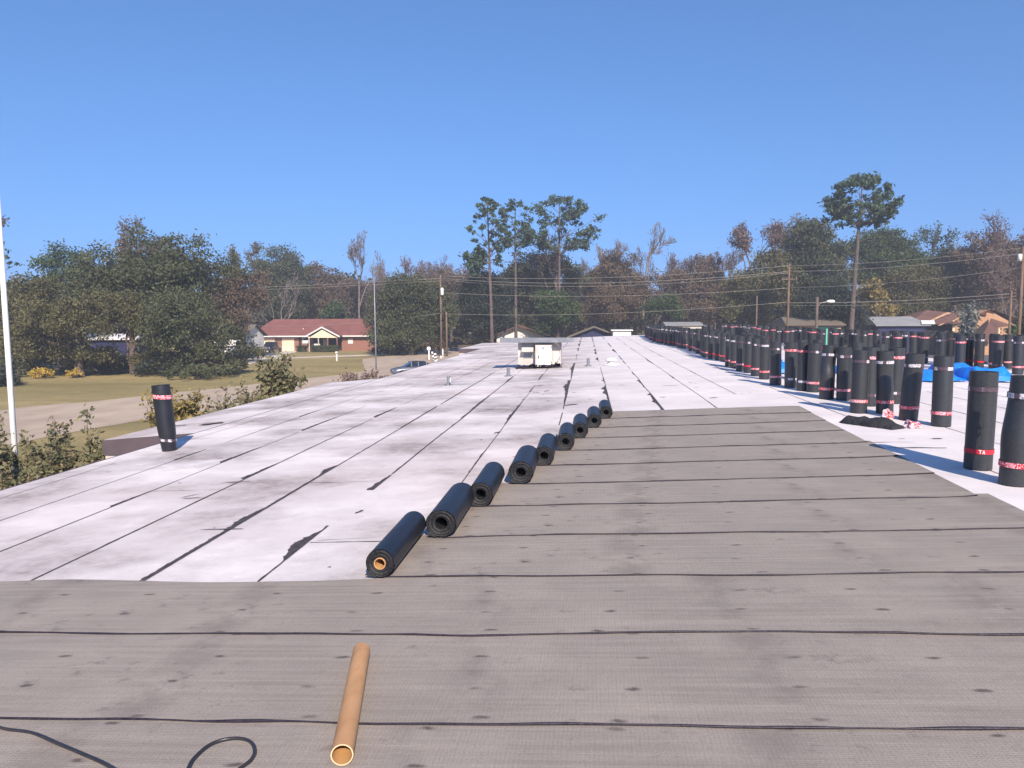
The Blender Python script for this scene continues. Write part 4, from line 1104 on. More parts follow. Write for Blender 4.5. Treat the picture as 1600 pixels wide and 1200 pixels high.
# behind the red roofed house
multi(442, 150, [(440, 425, 46, 38), (465, 440, 30, 34), (415, 445, 28, 32), (440, 470, 48, 30), (437, 398, 22, 12)], 'oak', 'domed green tree rising behind the left half of the red roof', 110, 2.0, 30, .42, .3, 14)
bare_tree('tree', base(448, 140), topz(448, 425, 140), wpx(90, 140), 'pale bare forked tree directly behind the red roof', None, 0, .28, 5, 'barkgrey', seed=4)
multi(515, 155, [(505, 455, 36, 32), (530, 440, 24, 24), (495, 430, 20, 20), (540, 475, 36, 28), (500, 490, 40, 22)], 'brown', 'brownish mixed tree behind the middle of the red roof', 95, 2.0, 28, .42, .3, 10)
multi(524, 138, [(524, 484, 16, 14), (518, 494, 16, 10)], 'green', 'small bright green tree just above the middle of the red roof', 24, 1.2, 60, .3, .15, 6)
pine_tree('tree', base(522, 165), topz(522, 418, 165), wpx(34, 165), topz(522, 450, 165), 'small dark pine top left of the tall bare tree', .2, 14, 'oak_dark', seed=6, per=40)
bare_tree('tree', base(562, 142), topz(562, 362, 142), wpx(72, 142), 'tallest bare tree in the left half, above the house porch', 'russet', 420, .26, 6, 'barkgrey', seed=8, low=.6)
bare_tree('tree', base(580, 158), topz(580, 412, 158), wpx(110, 158), 'wide low bare tree between the tallest bare one and the dense oak', 'brown', 1500, .2, 6, seed=31, low=.4)
multi(640, 112, [(635, 470, 50, 40), (600, 490, 36, 40), (672, 480, 38, 40), (625, 520, 50, 28), (690, 505, 26, 34), (640, 440, 28, 14)], 'oak', 'dense rounded live oak right of the red roofed house', 210, 1.55, 36, .34, .5, 14)
for (x, t, w_, sd_, lb_) in [(648, 402, 80, 9, 'russet topped tree showing above the left of the dense rounded oak'), (690, 404, 70, 10, 'second russet bare top, straight above the utility pole'), (728, 412, 60, 13, 'greyish bare tree between the utility pole and the first pine')]:
    bare_tree('tree', base(x, 170), topz(x, t, 170), wpx(w_, 170), lb_, 'russet', 1300, .26, 6, seed=sd_, lsize=.4, low=.4)
multi(705, 150, [(700, 455, 40, 32), (730, 450, 26, 30), (715, 480, 40, 34)], 'brown', 'brown leafy tree behind the utility pole', 70, 2.0, 30, .42, .3, 10)
multi(752, 118, [(745, 455, 38, 30), (772, 460, 32, 34), (735, 480, 26, 30), (765, 490, 34, 28), (752, 515, 18, 20)], 'oak_dark', 'very dark rounded tree around the lower trunk of the first pine', 120, 1.5, 48, .34, .35, 10)  # tree in shadow: its shade is put into the dark leaf colour
pine_tree('tree', base(769, 114), topz(762, 306, 114), wpx(74, 114), topz(766, 396, 114), 'tall pine, leftmost of the three tall pines in the middle', .26, 30, seed=11, lean=-.6, dead=4,
          extra=[(-3.3, topz(766, 412, 114), .9, 16), (-1.4, topz(766, 405, 114), .8, 8), (1.8, topz(766, 412, 114), .6, 7), (-2.6, topz(766, 425, 114), .7, 8)])
pine_tree('tree', base(806, 122), topz(805, 312, 122), wpx(72, 122), topz(805, 388, 122), 'tall pine with a compact round crown, middle one of the three', .26, 30, seed=12, dead=4, extra=[(-1.8, topz(805, 385, 122), .7, 8), (2.2, topz(805, 380, 122), .8, 8)])
pine_tree('tree', base(874, 126), topz(872, 306, 126), wpx(118, 126), topz(872, 392, 126), 'tallest and broadest pine of the three, with purplish grey branches', .26, 44, seed=15, dead=6, per=44, extra=[(5.8, topz(905, 372, 126), .8, 10), (4.3, topz(905, 385, 126), .7, 8)], cs_r=.9)
bare_tree('tree', base(868, 130), topz(868, 340, 130), wpx(70, 130), 'bare branched tree tangled inside the broadest pine', 'russet', 700, .2, 5, seed=19)
multi(830, 138, [(820, 425, 40, 30), (860, 420, 38, 32), (800, 450, 34, 34), (840, 460, 46, 36), (870, 460, 34, 36), (895, 440, 26, 30), (820, 490, 42, 24), (860, 495, 40, 24)], 'oak', 'dense green mass of foliage under the three tall pines', 190, 1.8, 32, .40, .4, 14)
multi(870, 124, [(870, 480, 34, 26), (850, 500, 30, 18), (885, 500, 24, 18)], 'green', 'greener low tree behind the cooling unit and the white gable roofs', 60, 1.4, 44, .34, .25, 8)
multi(962, 142, [(962, 412, 26, 26), (950, 440, 40, 30), (980, 445, 38, 32), (930, 460, 34, 30), (1000, 465, 34, 28), (955, 480, 52, 26)], 'brown', 'broad rusty brown tree right of the three pines', 170, 1.7, 38, .36, .35, 14)
bare_tree('tree', base(935, 158), topz(935, 372, 158), wpx(80, 158), 'bare grey tree between the broad pine and the rusty brown tree', None, 0, .2, 6, 'barkgrey', seed=20)
bare_tree('tree', base(1003, 152), topz(1003, 348, 152), wpx(85, 152), 'tall bare grey tree right above the rusty brown tree', None, 0, .26, 6, 'barkgrey', seed=22)
for (x, t, w_, D_, sd_, lf, nn, lb_) in [(1045, 398, 66, 160, 23, 'brown', 1500, 'first hazy brown bare top right of the tall bare grey tree'), (1082, 395, 60, 158, 24, 'brown', 1400, 'second hazy brown bare top, left of the russet domed tree'),
                                    (1118, 392, 60, 150, 25, 'brown', 1800, 'brown bare top touching the left side of the russet domed tree'), (1165, 346, 88, 142, 26, 'russet', 4200, 'russet domed tree, left one of the two tall russet trees'),
                                    (1238, 330, 84, 140, 27, 'russet', 4200, 'russet tree right of the crossarm pole, higher of the two russet trees')]:
    bare_tree('tree', base(x, D_), topz(x, t, D_), wpx(w_, D_), lb_, lf, int(nn * .55), .25, 6, seed=sd_, lsize=.36, low=.38)
multi(1040, 132, [(1035, 475, 26, 18), (1050, 488, 22, 12)], 'green', 'low dark green tree above the far end of the roll row', 30, 1.3, 55, .32, .2, 6)
multi(1090, 150, [(1065, 455, 36, 32), (1100, 450, 36, 32), (1130, 460, 30, 34), (1080, 485, 48, 22)], 'brown', 'brown thicket tree behind the far end of the roll row', 110, 1.8, 34, .4, .3, 12)
multi(1180, 128, [(1165, 450, 36, 36), (1200, 440, 36, 38), (1190, 480, 46, 28), (1150, 480, 30, 28), (1215, 410, 28, 26)], 'oak_olive', 'grey green tree left of the crossarm pole', 130, 1.6, 38, .36, .35, 14)
multi(1265, 132, [(1270, 375, 36, 30), (1300, 390, 34, 34), (1250, 400, 34, 34), (1280, 430, 44, 40), (1240, 450, 30, 34), (1310, 440, 30, 34), (1255, 350, 20, 16)], 'oak', 'big dark green tree just left of the tall right hand pine', 200, 1.65, 36, .36, .45, 16)
multi(1300, 108, [(1290, 470, 36, 26), (1320, 480, 30, 24), (1265, 480, 28, 24), (1335, 498, 22, 14)], 'oak_dark', 'low dark tree behind the lit street lamp head and olive roof', 80, 1.3, 50, .3, .3, 10)
pine_tree('tree', base(1329, 104), topz(1338, 274, 104), wpx(116, 104), topz(1334, 352, 104), 'tall lone pine with a thick pale trunk on the right', .34, 40, seed=30, lean=.9, dead=3, extra=[(-4.0, topz(1310, 330, 104), .9, 14), (4.2, topz(1365, 335, 104), .8, 12), (2.4, topz(1350, 352, 104), .6, 7)])
multi(1385, 134, [(1365, 385, 34, 28), (1400, 390, 30, 28), (1370, 420, 40, 30), (1410, 425, 36, 30), (1350, 400, 24, 26)], 'green', 'green tree filling behind the right of the lone pine trunk', 130, 1.6, 40, .36, .35, 12)
bare_tree('tree', base(1440, 138), topz(1440, 354, 138), wpx(96, 138), 'pale sparse tree right of the lone pine, sky showing through it', 'pine', 3000, .24, 5, 'barkgrey', seed=33, lsize=.34, low=.5)
multi(1372, 116, [(1368, 465, 22, 26), (1380, 482, 18, 16), (1362, 445, 12, 12)], 'yellow', 'golden yellow leaved tree right of the lone pine trunk', 42, 1.1, 60, .28, .2, 8)
multi(1425, 122, [(1415, 450, 36, 32), (1445, 445, 30, 30), (1430, 480, 40, 20), (1400, 485, 24, 20)], 'oak_olive', 'olive yellowish tree above the grey metal roof', 110, 1.3, 50, .3, .3, 10)
multi(1480, 132, [(1470, 430, 34, 30), (1500, 420, 34, 36), (1485, 460, 40, 30), (1525, 455, 30, 34)], 'oak_dark', 'dark tree behind the brown damaged roof', 110, 1.6, 40, .36, .35, 12)
multi(1550, 126, [(1545, 400, 44, 30), (1520, 395, 26, 26), (1590, 400, 34, 40), (1560, 440, 50, 34), (1620, 420, 40, 60)], 'brown', 'wide reddish brown tree at the right edge above the orange house', 170, 1.5, 40, .34, .35, 14)
bare_tree('tree', base(1582, 112), topz(1590, 326, 112), wpx(100, 112), 'bare twiggy tree reaching the highest at the right photo edge', 'russet', 2200, .22, 6, seed=36, low=.45, lean=.15)
multi(1596, 74, [(1592, 520, 28, 20), (1605, 500, 20, 18), (1580, 540, 22, 16)], 'green', 'dark green bush tree at the right edge beside the brick porch', 56, .8, 80, .22, .2, 8)
stem_shrub('tree', base(1514, 106), topz(1514, 468, 106), 3.4, 'small pale leaved tree standing behind the damaged orange house', 'palegreen', 9, .3, 18, 41, 'tree', 2, thick=.05)
for k, (x, t, w_, D_) in enumerate([(612, 415, 70, 168), (668, 398, 84, 172), (745, 418, 60, 165), (915, 400, 60, 166), (1022, 384, 74, 168), (1062, 402, 80, 172), (1100, 400, 84, 170), (1140, 388, 70, 166), (1205, 352, 76, 158), (1500, 372, 90, 150)]):
    bare_tree('tree', base(x, D_), topz(x, t, D_), wpx(w_, D_), 'hazy grey bare tree in the far belt behind the leafy trees', 'russet', 500, .24, 6, 'twig', seed=50 + k, lsize=.34, low=.45, group='hazy grey bare trees in the far belt')
# far wood closing the horizon
pts = []
for i in range(620):
    x = -320 + 2250 * i / 620 + random.uniform(-8, 8); D_ = random.uniform(176, 205); hgt = 452 + 14 * math.sin(i * .07) + 10 * math.sin(i * .31)
    p = at(x, 500, D_); zt_ = at(x, hgt, D_).z
    pts.append((p.x, p.y, zt_))
cs = np.array([(p[0], p[1], random.uniform(.06, 1) * p[2] * .95) for p in pts for _ in range(4)]); rs = RNG.uniform(1.6, 3.4, len(cs))
q = leaf_quads(clump_points(cs, rs, 11), .75)
pts2 = []
for i in range(1500):
    x = -300 + 2200 * random.random(); D_ = random.uniform(150, 172); p = at(x, 500, D_); zt_ = at(x, 478 + 10 * math.sin(x * .03), D_).z
    pts2.append((p.x, p.y, zt_ * random.uniform(.05, .95)))
cs2 = np.array(pts2); rs2 = RNG.uniform(1.2, 2.4, len(cs2)); q = np.concatenate([q, leaf_quads(clump_points(cs2, rs2, 16), .5)])
o = np_mesh('far_wood', q, 4, [M['brown'], M['oak_olive'], M['oak_dark']], None, RNG.integers(0, 3, len(q) // 4)); tag(o, 'far brown and green wood closing the horizon behind the houses', 'wood', kind='stuff')
# underbrush and hedges between trees
bushy('bush', base(300, 66), 6.0, 1.9, 'rounded grey green bush on the grass right behind the lone roll', 'oak', lsize=.16, n=34)
bushy('bush', base(357, 72), 3.2, 2.2, 'pale rounded bush at the right end of the oak clump by the grass', 'oak_olive', lsize=.16, n=26)
bushy('bush', base(62, 67), 2.6, 1.25, 'left bright yellow leaved shrub under the low oaks', 'bright_yellow', lsize=.14, n=26)
bushy('bush', base(110, 67.5), 1.9, 1.1, 'right and smaller bright yellow shrub under the low oaks', 'bright_yellow', lsize=.14, n=14)
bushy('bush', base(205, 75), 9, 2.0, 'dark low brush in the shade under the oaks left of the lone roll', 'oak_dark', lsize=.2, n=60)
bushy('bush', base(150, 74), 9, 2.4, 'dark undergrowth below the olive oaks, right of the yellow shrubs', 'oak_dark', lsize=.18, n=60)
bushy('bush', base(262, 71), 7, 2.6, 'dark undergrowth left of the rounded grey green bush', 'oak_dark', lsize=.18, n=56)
bushy('bush', base(335, 74), 7, 2.8, 'green undergrowth filling the foot of the wide front oak', 'oak', lsize=.18, n=56)
bushy('bush', base(15, 70), 8, 2.6, 'low green growth at the left photo edge across the road', 'oak', lsize=.18, n=50)
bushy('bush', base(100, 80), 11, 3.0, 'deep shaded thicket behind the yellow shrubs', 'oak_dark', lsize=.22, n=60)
bushy('bush', base(380, 96), 6, 2.4, 'low brown green growth beside the white house', 'oak_olive', lsize=.2, n=40)
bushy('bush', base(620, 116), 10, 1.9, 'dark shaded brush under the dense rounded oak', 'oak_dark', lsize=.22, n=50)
bushy('bush', base(690, 130), 9, 2.2, 'brown brush beside the leaf strewn path', 'brown', lsize=.25, n=40)

# ------------------------------------------------------------------ shrubs close to the building
def sh(px, py_top, D, W, label, leaf, stems, lsize, nodes, seed, **k):
    b_ = base(px, D); return stem_shrub('shrub', b_, topz(px, py_top, D), W, label, leaf, stems, lsize, nodes, seed, **k)
sh(18, 640, 12.8, 2.2, 'leafy green shrub round the foot of the white pole', 'shrub', 17, .05, 30, 3, thick=.009, cluster=5)
sh(76, 658, 12.4, 1.4, 'arching leafy shrub left of the brown canopy corner', 'shrub', 15, .048, 30, 4, lean=.0, thick=.009, cluster=5)
sh(128, 634, 12.6, .9, 'single long leafy shoot arching right, left of the canopy corner', 'shrub', 4, .055, 48, 17, lean=.38, thick=.012, cluster=5)
sh(264, 600, 23, 2.2, 'yellowing twiggy shrub behind the lone leaning roll', 'shrub_yel', 18, .09, 30, 5)
sh(340, 602, 23.5, 1.3, 'low spreading green shrub between the yellowing shrub and the upright one', 'shrub', 13, .09, 26, 6)
sh(390, 585, 25, 1.2, 'middle sized twiggy shrub at the foot of the upright one', 'shrub', 14, .10, 26, 9)
sh(432, 541, 25.5, 1.5, 'upright leafy shrub in front of the red house garage', 'shrub', 20, .11, 36, 7, cluster=4)
sh(560, 578, 40, 2.9, 'dry pinkish brown shrub at the roof edge below the thin pole', 'heath', 40, .10, 34, 8, thick=.02)

# ------------------------------------------------------------------ houses
def brick(name, c1, c2, mortar, sc=4):
    m, t, b = newmat(name); N = NT(t); tc = N.n('TexCoord'); sx = N.n('SeparateXYZ'); cb = N.n('CombineXYZ')
    N.l(tc.outputs['Object'], sx.inputs[0]); N.l(N.math('ADD', sx.outputs['X'], sx.outputs['Y']), cb.inputs['X']); N.l(sx.outputs['Z'], cb.inputs['Y'])
    br = N.n('TexBrick'); br.inputs['Scale'].default_value = sc; br.inputs['Color1'].default_value = (*c1, 1); br.inputs['Color2'].default_value = (*c2, 1); br.inputs['Mortar'].default_value = (*mortar, 1); br.inputs['Mortar Size'].default_value = .015
    N.l(cb.outputs[0], br.inputs['Vector']); N.l(br.outputs['Color'], b.inputs['Base Color']); b.inputs['Roughness'].default_value = .9; return m
def shingle(name, c1, c2):
    m, t, b = newmat(name); N = NT(t); o = N.coord((.5, 3, 3)); f = N.noise(o, 4, 5, .7); g = N.noise(N.coord(), .6, 3, .5)
    wv = N.n('TexWave', wave_type='BANDS', bands_direction='Y'); wv.inputs['Scale'].default_value = 2.2; wv.inputs['Distortion'].default_value = .6; N.l(N.coord(), wv.inputs['Vector'])
    col = N.mix(N.ramp(f, [(.35, 0), (.65, 1)]), c2, c1); col = N.mix(N.math('MULTIPLY', wv.outputs['Fac'], .18), col, tuple(x * .5 for x in c2)); col = N.mix(N.ramp(g, [(.4, 0), (.7, .35)]), col, tuple(min(1, x * 1.25) for x in c1))
    N.l(col, b.inputs['Base Color']); b.inputs['Roughness'].default_value = .92; return m
M['red_brick'] = brick('red_brick', srgb(150, 100, 84), srgb(130, 84, 70), srgb(160, 140, 128))
M['orange_brick'] = brick('orange_brick', srgb(186, 142, 108), srgb(170, 128, 96), srgb(196, 160, 124))
M['red_shingle'] = shingle('red_shingle', srgb(132, 84, 76), srgb(112, 68, 62))
M['brown_shingle'] = shingle('brown_shingle', srgb(116, 84, 74), srgb(88, 62, 55))
M['grey_shingle'] = shingle('grey_shingle', srgb(150, 150, 150), srgb(128, 128, 130))
M['olive_shingle'] = shingle('olive_shingle', srgb(118, 108, 92), srgb(98, 88, 76))
M['teal'] = simple('mint_paint', srgb(120, 200, 172), srgb(104, 184, 158), 3, .7)
M['shade'] = simple('shade_dark', (.03, .028, .03), (.02, .02, .022))  # near-black colour standing in for shade, as under the porch
M['plywood'] = simple('weathered_plywood', srgb(196, 158, 128), srgb(160, 124, 100), 2, .9)
M['bluewall'] = simple('deep_blue_siding', srgb(52, 56, 92), srgb(44, 46, 76), 2, .8)
M['cream_door'] = simple('cream_garage_door', srgb(238, 222, 190), srgb(228, 210, 178), 2, .6)

def H_at(px, D): return at(px, 548, D)
# ranch house: local frame x along the front, y backwards, front at y=0
hp = gnd(492, 548.5); HD = hp.y
house = empty('ranch_house', (at(400, 548, HD).x, HD, 0), R(2), label='single storey brick house with a long red roof and cream garage doors across the road', cat='house')
hs = HD / F * 1.0
def lx(px): return (px - 400) * hs
def lz(py): return at(480, py, HD).z
eav = lz(524.5); rdg = lz(498.5)
RX = lx(612)
m = MB(); m.bbox((0, 0, 0), (RX, 9, eav - .02)); m.build('wall', M['red_brick'], house)
m = MB(); oh = .9
m.add([(-1.1, -oh, eav), (RX + .6, -oh, eav), (RX - .2, 4.5, rdg), (lx(415), 4.5, rdg), (-1.1, 10, eav), (RX + .6, 10, eav)], [(0, 1, 2, 3), (3, 2, 5, 4), (0, 3, 4), (1, 5, 2)])
rf_ = m.build('roof', M['red_shingle'], house, fix=False)
m = MB(); m.bbox((-1.15, -oh - .05, eav - .20), (RX + .62, -oh, eav + .02)); m.bbox((-1.15, -oh, eav - .2), (-1.1, 10, eav + .02)); m.build('gutter', M['white'], rf_)
m = MB(); m.bbox((-1.08, -oh + .01, eav - .06), (RX + .6, -.01, eav - .03)); m.build('soffit', M['cream'], rf_)
m = MB(); m.tube([(lx(476), 1.2, eav + .55), (lx(476), 1.2, eav + 1.35)], .09, 8); m.build('vent_stack', M['cream'], rf_)
for a_, b2 in ((408, 432), (444, 464)):
    m = MB(); m.bbox((lx(a_), -.04, .02), (lx(b2), .02, lz(528.5)))
    for q in range(1, 4): m.bbox((lx(a_) + .05, -.055, q * .58), (lx(b2) - .05, -.042, q * .58 + .03))
    m.build('garage_door', M['cream_door'], house)
m = MB(); m.bbox((lx(478), -.05, lz(536.5)), (lx(488), -.004, lz(527))); fr = m.build('window', M['white'], house)
m = MB(); m.bbox((lx(479.3), -.07, lz(531.5)), (lx(487), -.053, lz(527.6))); m.build('pane', M['glass'], fr)
m = MB(); m.bbox((lx(472), -.03, 0), (lx(476), -.004, lz(527))); m.build('side_door', M['shade'], house)
# porch with gable
gx0, gx1, gm = lx(491), lx(547), lx(518.5); py_ = -2.4; gz = eav - .05; ge = lz(510.5)
m = MB()
m.add([(gx0, py_ - .35, gz), (gm, py_ - .35, ge), (gm, 3.0, ge), (gx0, 3.0, gz)], [(0, 1, 2, 3)]); m.add([(gm, py_ - .35, ge), (gx1, py_ - .35, gz), (gx1, 3.0, gz), (gm, 3.0, ge)], [(0, 1, 2, 3)])
pr = m.build('porch_roof', M['red_shingle'], house, fix=False)
m = MB()
for sgn, xa in ((1, gx0), (-1, gx1)):
    m.add([(xa, py_ - .40, gz - .22), (gm, py_ - .40, ge - .22), (gm, py_ - .40, ge + .04), (xa, py_ - .40, gz + .04)], [(0, 1, 2, 3)])
    m.add([(xa, py_ - .33, gz - .22), (gm, py_ - .33, ge - .22), (gm, py_ - .33, ge + .04), (xa, py_ - .33, gz + .04)], [(0, 1, 2, 3)])
m.build('gable_trim', M['white'], pr, fix=False)
m = MB(); m.prism([(gx0 + .9, gz - .1), (gx1 - .9, gz - .1), (gm, ge - .45)], 'y', py_, py_ + .08); m.bbox((gx0 + .4, py_ - .02, gz - .28), (gx1 - .4, py_ + .12, gz - .1)); m.build('gable_panel', M['cream_door'], pr)
for q in range(4):
    m = MB(); x = gx0 + .6 + (gx1 - gx0 - 1.2) * q / 3; m.bbox((x - .08, py_ + .0, 0), (x + .08, py_ + .16, gz - .28)); m.build('porch_post', M['cream'] if q < 2 else M['red_brick'], house)
m = MB(); m.bbox((gx0 + .5, -.04, .1), (gx1 - .5, -.003, gz - .3)); m.build('porch_shade', M['shade'], house)  # dark sheet over the brick, painting the shade below the porch roof
m = MB(); m.bbox((lx(503), py_ + .4, .5), (lx(512.5), py_ + .6, 1.35)); m.build('porch_bench', M['white'], house)
m = MB(); m.bbox((lx(512), -.06, 1.0), (lx(519), -.042, 2.1)); m.build('window', M['cream'], house)
m = MB(); m.bbox((lx(553), -.05, 1.3), (lx(561), -.004, 2.2)); m.build('window', M['white'], house)
def hedge(pa, pb, D, h, label):
    a = at(pa, 545, D).x; b_ = at(pb, 545, D).x; root = empty('hedge', ((a + b_) / 2, D, 0), label=label, cat='hedge')
    n_ = int((b_ - a) * 420); P = np.stack([RNG.uniform(-(b_ - a) / 2, (b_ - a) / 2, n_), RNG.uniform(-.6, .6, n_), RNG.uniform(.05, h, n_) ], 1)
    k = RNG.integers(0, 3, n_); P[k == 0, 1] = -.6; P[k == 1, 2] = h; P += RNG.normal(size=P.shape) * .05
    np_mesh('foliage', leaf_quads(P, .14), 4, M['oak'], root)
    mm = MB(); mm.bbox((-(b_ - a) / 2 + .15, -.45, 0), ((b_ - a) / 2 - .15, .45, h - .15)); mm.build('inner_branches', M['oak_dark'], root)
hedge(487, 528, HD - 4, 1.05, 'long clipped hedge in front of the red roofed house porch')
hedge(465, 479, HD - 3, 1.0, 'short clipped hedge between the garage and the porch of the red roofed house')
# white house with grey green roof hidden in the oaks
def gable_house(name, x0, x1, D, depth, ez, rz_, wall, roof, label, ridge='x', hip=0.0, rot=0, extra=None, z0=0, cat='house', overh=.5, win=()):
    root = empty(name, ((x0 + x1) / 2, D, z0), rot, label=label, cat=cat); W = (x1 - x0) / 2; m = MB()
    if ridge == 'x':
        m.bbox((-W, 0, 0), (W, depth, ez - .02))
        if not hip: m.prism([(0, ez - .02), (depth, ez - .02), (depth / 2, rz_ - .1)], 'x', -W, W)
    else:
        m.bbox((-W, 0, 0), (W, depth, ez - .02)); m.prism([(-W, ez - .02), (W, ez - .02), (0, rz_ - .1)], 'y', 0, depth)
    m.build('wall', wall, root); r = MB(); t = .12
    if ridge == 'x':
        L0 = -W - overh; L1 = W + overh; h = hip * (x1 - x0)
        for (ya, yb) in ((-overh, depth / 2), (depth + overh, depth / 2)):
            r.add([(L0, ya, ez), (L1, ya, ez), (L1 - h, yb, rz_), (L0 + h, yb, rz_)], [(0, 1, 2, 3)])
            r.add([(L0, ya, ez - t), (L1, ya, ez - t), (L1, ya, ez), (L0, ya, ez)], [(0, 1, 2, 3)])
        r.add([(L0, -overh, ez), (L0 + h, depth / 2, rz_), (L0, depth + overh, ez)], [(0, 1, 2)]); r.add([(L1, -overh, ez), (L1 - h, depth / 2, rz_), (L1, depth + overh, ez)], [(0, 1, 2)]) if hip else None
    else:
        for sg in (-1, 1):
            r.add([(sg * (W + overh), -overh, ez - .25), (0, -overh, rz_), (0, depth + overh, rz_), (sg * (W + overh), depth + overh, ez - .25)], [(0, 1, 2, 3)])
            r.add([(sg * (W + overh), -overh, ez - .25), (0, -overh, rz_), (0, -overh, rz_ - .2), (sg * (W + overh), -overh, ez - .45)], [(0, 1, 2, 3)])
    r.build('roof', roof, root, fix=False)
    for (xa, xb, za, zb) in win:
        f = MB(); f.bbox((xa, -.06, za), (xb, -.004, zb)); fo = f.build('window', M['white'], root); g_ = MB(); g_.bbox((xa + .08, -.08, za + .08), (xb - .08, -.062, zb - .08)); g_.build('pane', M['glass'], fo)
    return root
X = lambda px, D: at(px, 520, D).x
Zt = lambda py, D: at(1000, py, D).z
gable_house('white_house', X(334, 112), X(382, 112), 112, 7, 3.0, Zt(504, 112), M['white'], M['olive_shingle'], 'white house with grey green roof half hidden behind the oaks, left of the red roof', win=((1.0, 1.7, 1.2, 2.2), (-1.6, -.8, 1.2, 2.2)))
gable_house('dark_shed', X(125, 92), X(215, 92), 92, 5, Zt(527, 92), Zt(519, 92), M['bluewall'], M['white'], 'dark blue shed with a white roof edge glimpsed behind the left oaks', win=())
# white gables beyond the roof, left of the cooling unit
r1 = gable_house('white_house', X(776, 132), X(846, 132), 132, 9, Zt(523, 132), Zt(507, 132), M['white'], M['brown_shingle'], 'low house with white gable seen above the cooling unit board', ridge='y', overh=1.2)
gable_house('blue_house', X(893, 118), X(964, 118), 118, 9, Zt(524, 118), Zt(509.5, 118), M['bluewall'], M['olive_shingle'], 'dark blue gabled house behind the far end of the white roof', ridge='y', overh=.8)
gable_house('pale_shed', X(958, 112), X(986, 112), 112, 5, Zt(515.5, 112), Zt(515, 112), M['white'], M['white'], 'pale flat shed between the blue gable and the roll row', overh=.3)
gable_house('pale_shed', X(1042, 122), X(1096, 122), 122, 7, Zt(508, 122), Zt(503.5, 122), M['cream'], M['grey_shingle'], 'long pale roofed shed above the far rolls', overh=.3)
gable_house('brown_house', X(1232, 104), X(1314, 104), 104, 8, Zt(508.5, 104), Zt(496.5, 104), M['orange_brick'], M['olive_shingle'], 'house with a plain olive brown roof behind the street lamp', hip=.07)
t_ = gable_house('mint_shed', X(1291, 80), X(1309, 80), 80, 3, Zt(512, 80), Zt(510.5, 80), M['teal'], M['shade'], 'mint green shed wall glimpsed between rolls under the street lamp', overh=.1)
m = MB(); w0 = (X(1309, 80) - X(1291, 80)) / 2; m.bbox((-w0 + .15, -.04, 0), (.18, -.004, Zt(513, 80))); m.build('doorway', M['shade'], t_)
g1 = gable_house('grey_roofed_house', X(1372, 108), X(1446, 108), 108, 9, Zt(510, 108), Zt(497, 108), M['bluewall'], M['grey_shingle'], 'house with a pale grey roof left of the damaged brown roof', hip=.10)
m = MB(); m.add([(2.4, -.55, Zt(508.6, 108)), (4.2, -.55, Zt(508.6, 108)), (5.0, 1.6, Zt(503.5, 108) + .06), (3.2, 1.6, Zt(503.5, 108) + .06)], [(0, 1, 2, 3)]); m.build('white_roof_panel', M['white'], g1, fix=False)
# damaged house: brown hip roof wing plus orange gable end and small porch
OD = 110.0; dh = empty('damaged_house', (X(1500, OD), OD, 0), label='orange brick house with a torn brown roof behind the right hand rolls', cat='house')
def ox(px): return X(px, OD) - X(1500, OD)
oz = lambda py: at(1500, py, OD).z
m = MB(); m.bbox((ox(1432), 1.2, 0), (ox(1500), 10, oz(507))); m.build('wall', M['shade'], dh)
m = MB(); m.add([(ox(1418), .2, oz(507)), (ox(1496), -.2, oz(506)), (ox(1512), 4, oz(489)), (ox(1474), 5.5, oz(483.5)), (ox(1432), 11, oz(500)), (ox(1512), 11, oz(500))], [(0, 1, 2), (0, 2, 3), (0, 3, 4), (3, 2, 5, 4)])
ro_ = m.build('torn_roof', M['brown_shingle'], dh, fix=False)
m = MB()
m.add([(ox(1446), .55, oz(505)), (ox(1450), .5, oz(504.6)), (ox(1502), 3.0, oz(488.6)), (ox(1494), 3.1, oz(487.6))], [(0, 1, 2, 3)]); m.build('bare_decking_strip', M['plywood'], ro_, fix=False)
m = MB(); m.add([(ox(1488), .2, oz(501)), (ox(1510), .3, oz(490)), (ox(1508), .3, oz(492)), (ox(1490), .2, oz(503))], [(0, 1, 2, 3)]); m.add([(ox(1463), -.3, oz(508)), (ox(1473), -.4, oz(504)), (ox(1471), -.4, oz(506.5)), (ox(1466), -.4, oz(508.5))], [(0, 1, 2, 3)])
m.build('hanging_board', M['plywood'], ro_, fix=False)
m = MB(); m.prism([(ox(1493), 0), (ox(1600), 0), (ox(1590), oz(508)), (ox(1545), oz(484)), (ox(1493), oz(507))], 'y', .6, 10); m.build('gable_wall', M['orange_brick'], dh)
m = MB()
m.add([(ox(1494), .3, oz(506.5)), (ox(1546), .3, oz(482.8)), (ox(1548), .3, oz(484.4)), (ox(1497), .3, oz(508))], [(0, 1, 2, 3)])
m.add([(ox(1546), .3, oz(482.8)), (ox(1546), 10, oz(482.8)), (ox(1606), 10, oz(503)), (ox(1606), .3, oz(503))], [(0, 1, 2, 3)])
m.build('gable_roof', M['brown_shingle'], dh, fix=False)
rnd = random.Random(4)
for q in range(9):
    x = rnd.uniform(1528, 1586); y = 485 + abs(x - 1545) * .36 + rnd.uniform(-1, 2); m = MB(); wq = rnd.uniform(4, 12); a = rnd.uniform(-.3, .35)
    m.add([(ox(x), .1 + q * .04, oz(y)), (ox(x + wq), .1 + q * .04, oz(y + wq * a)), (ox(x + wq * .9), 1.5, oz(y + wq * a + 2.4)), (ox(x - 1), 1.5, oz(y + 2.8))], [(0, 1, 2, 3)]); m.build('loose_board', M['plywood'], dh, fix=False)
m = MB(); m.bbox((ox(1491), .52, oz(517.5)), (ox(1500), .595, oz(505))); fr = m.build('window', M['cream_door'], dh)
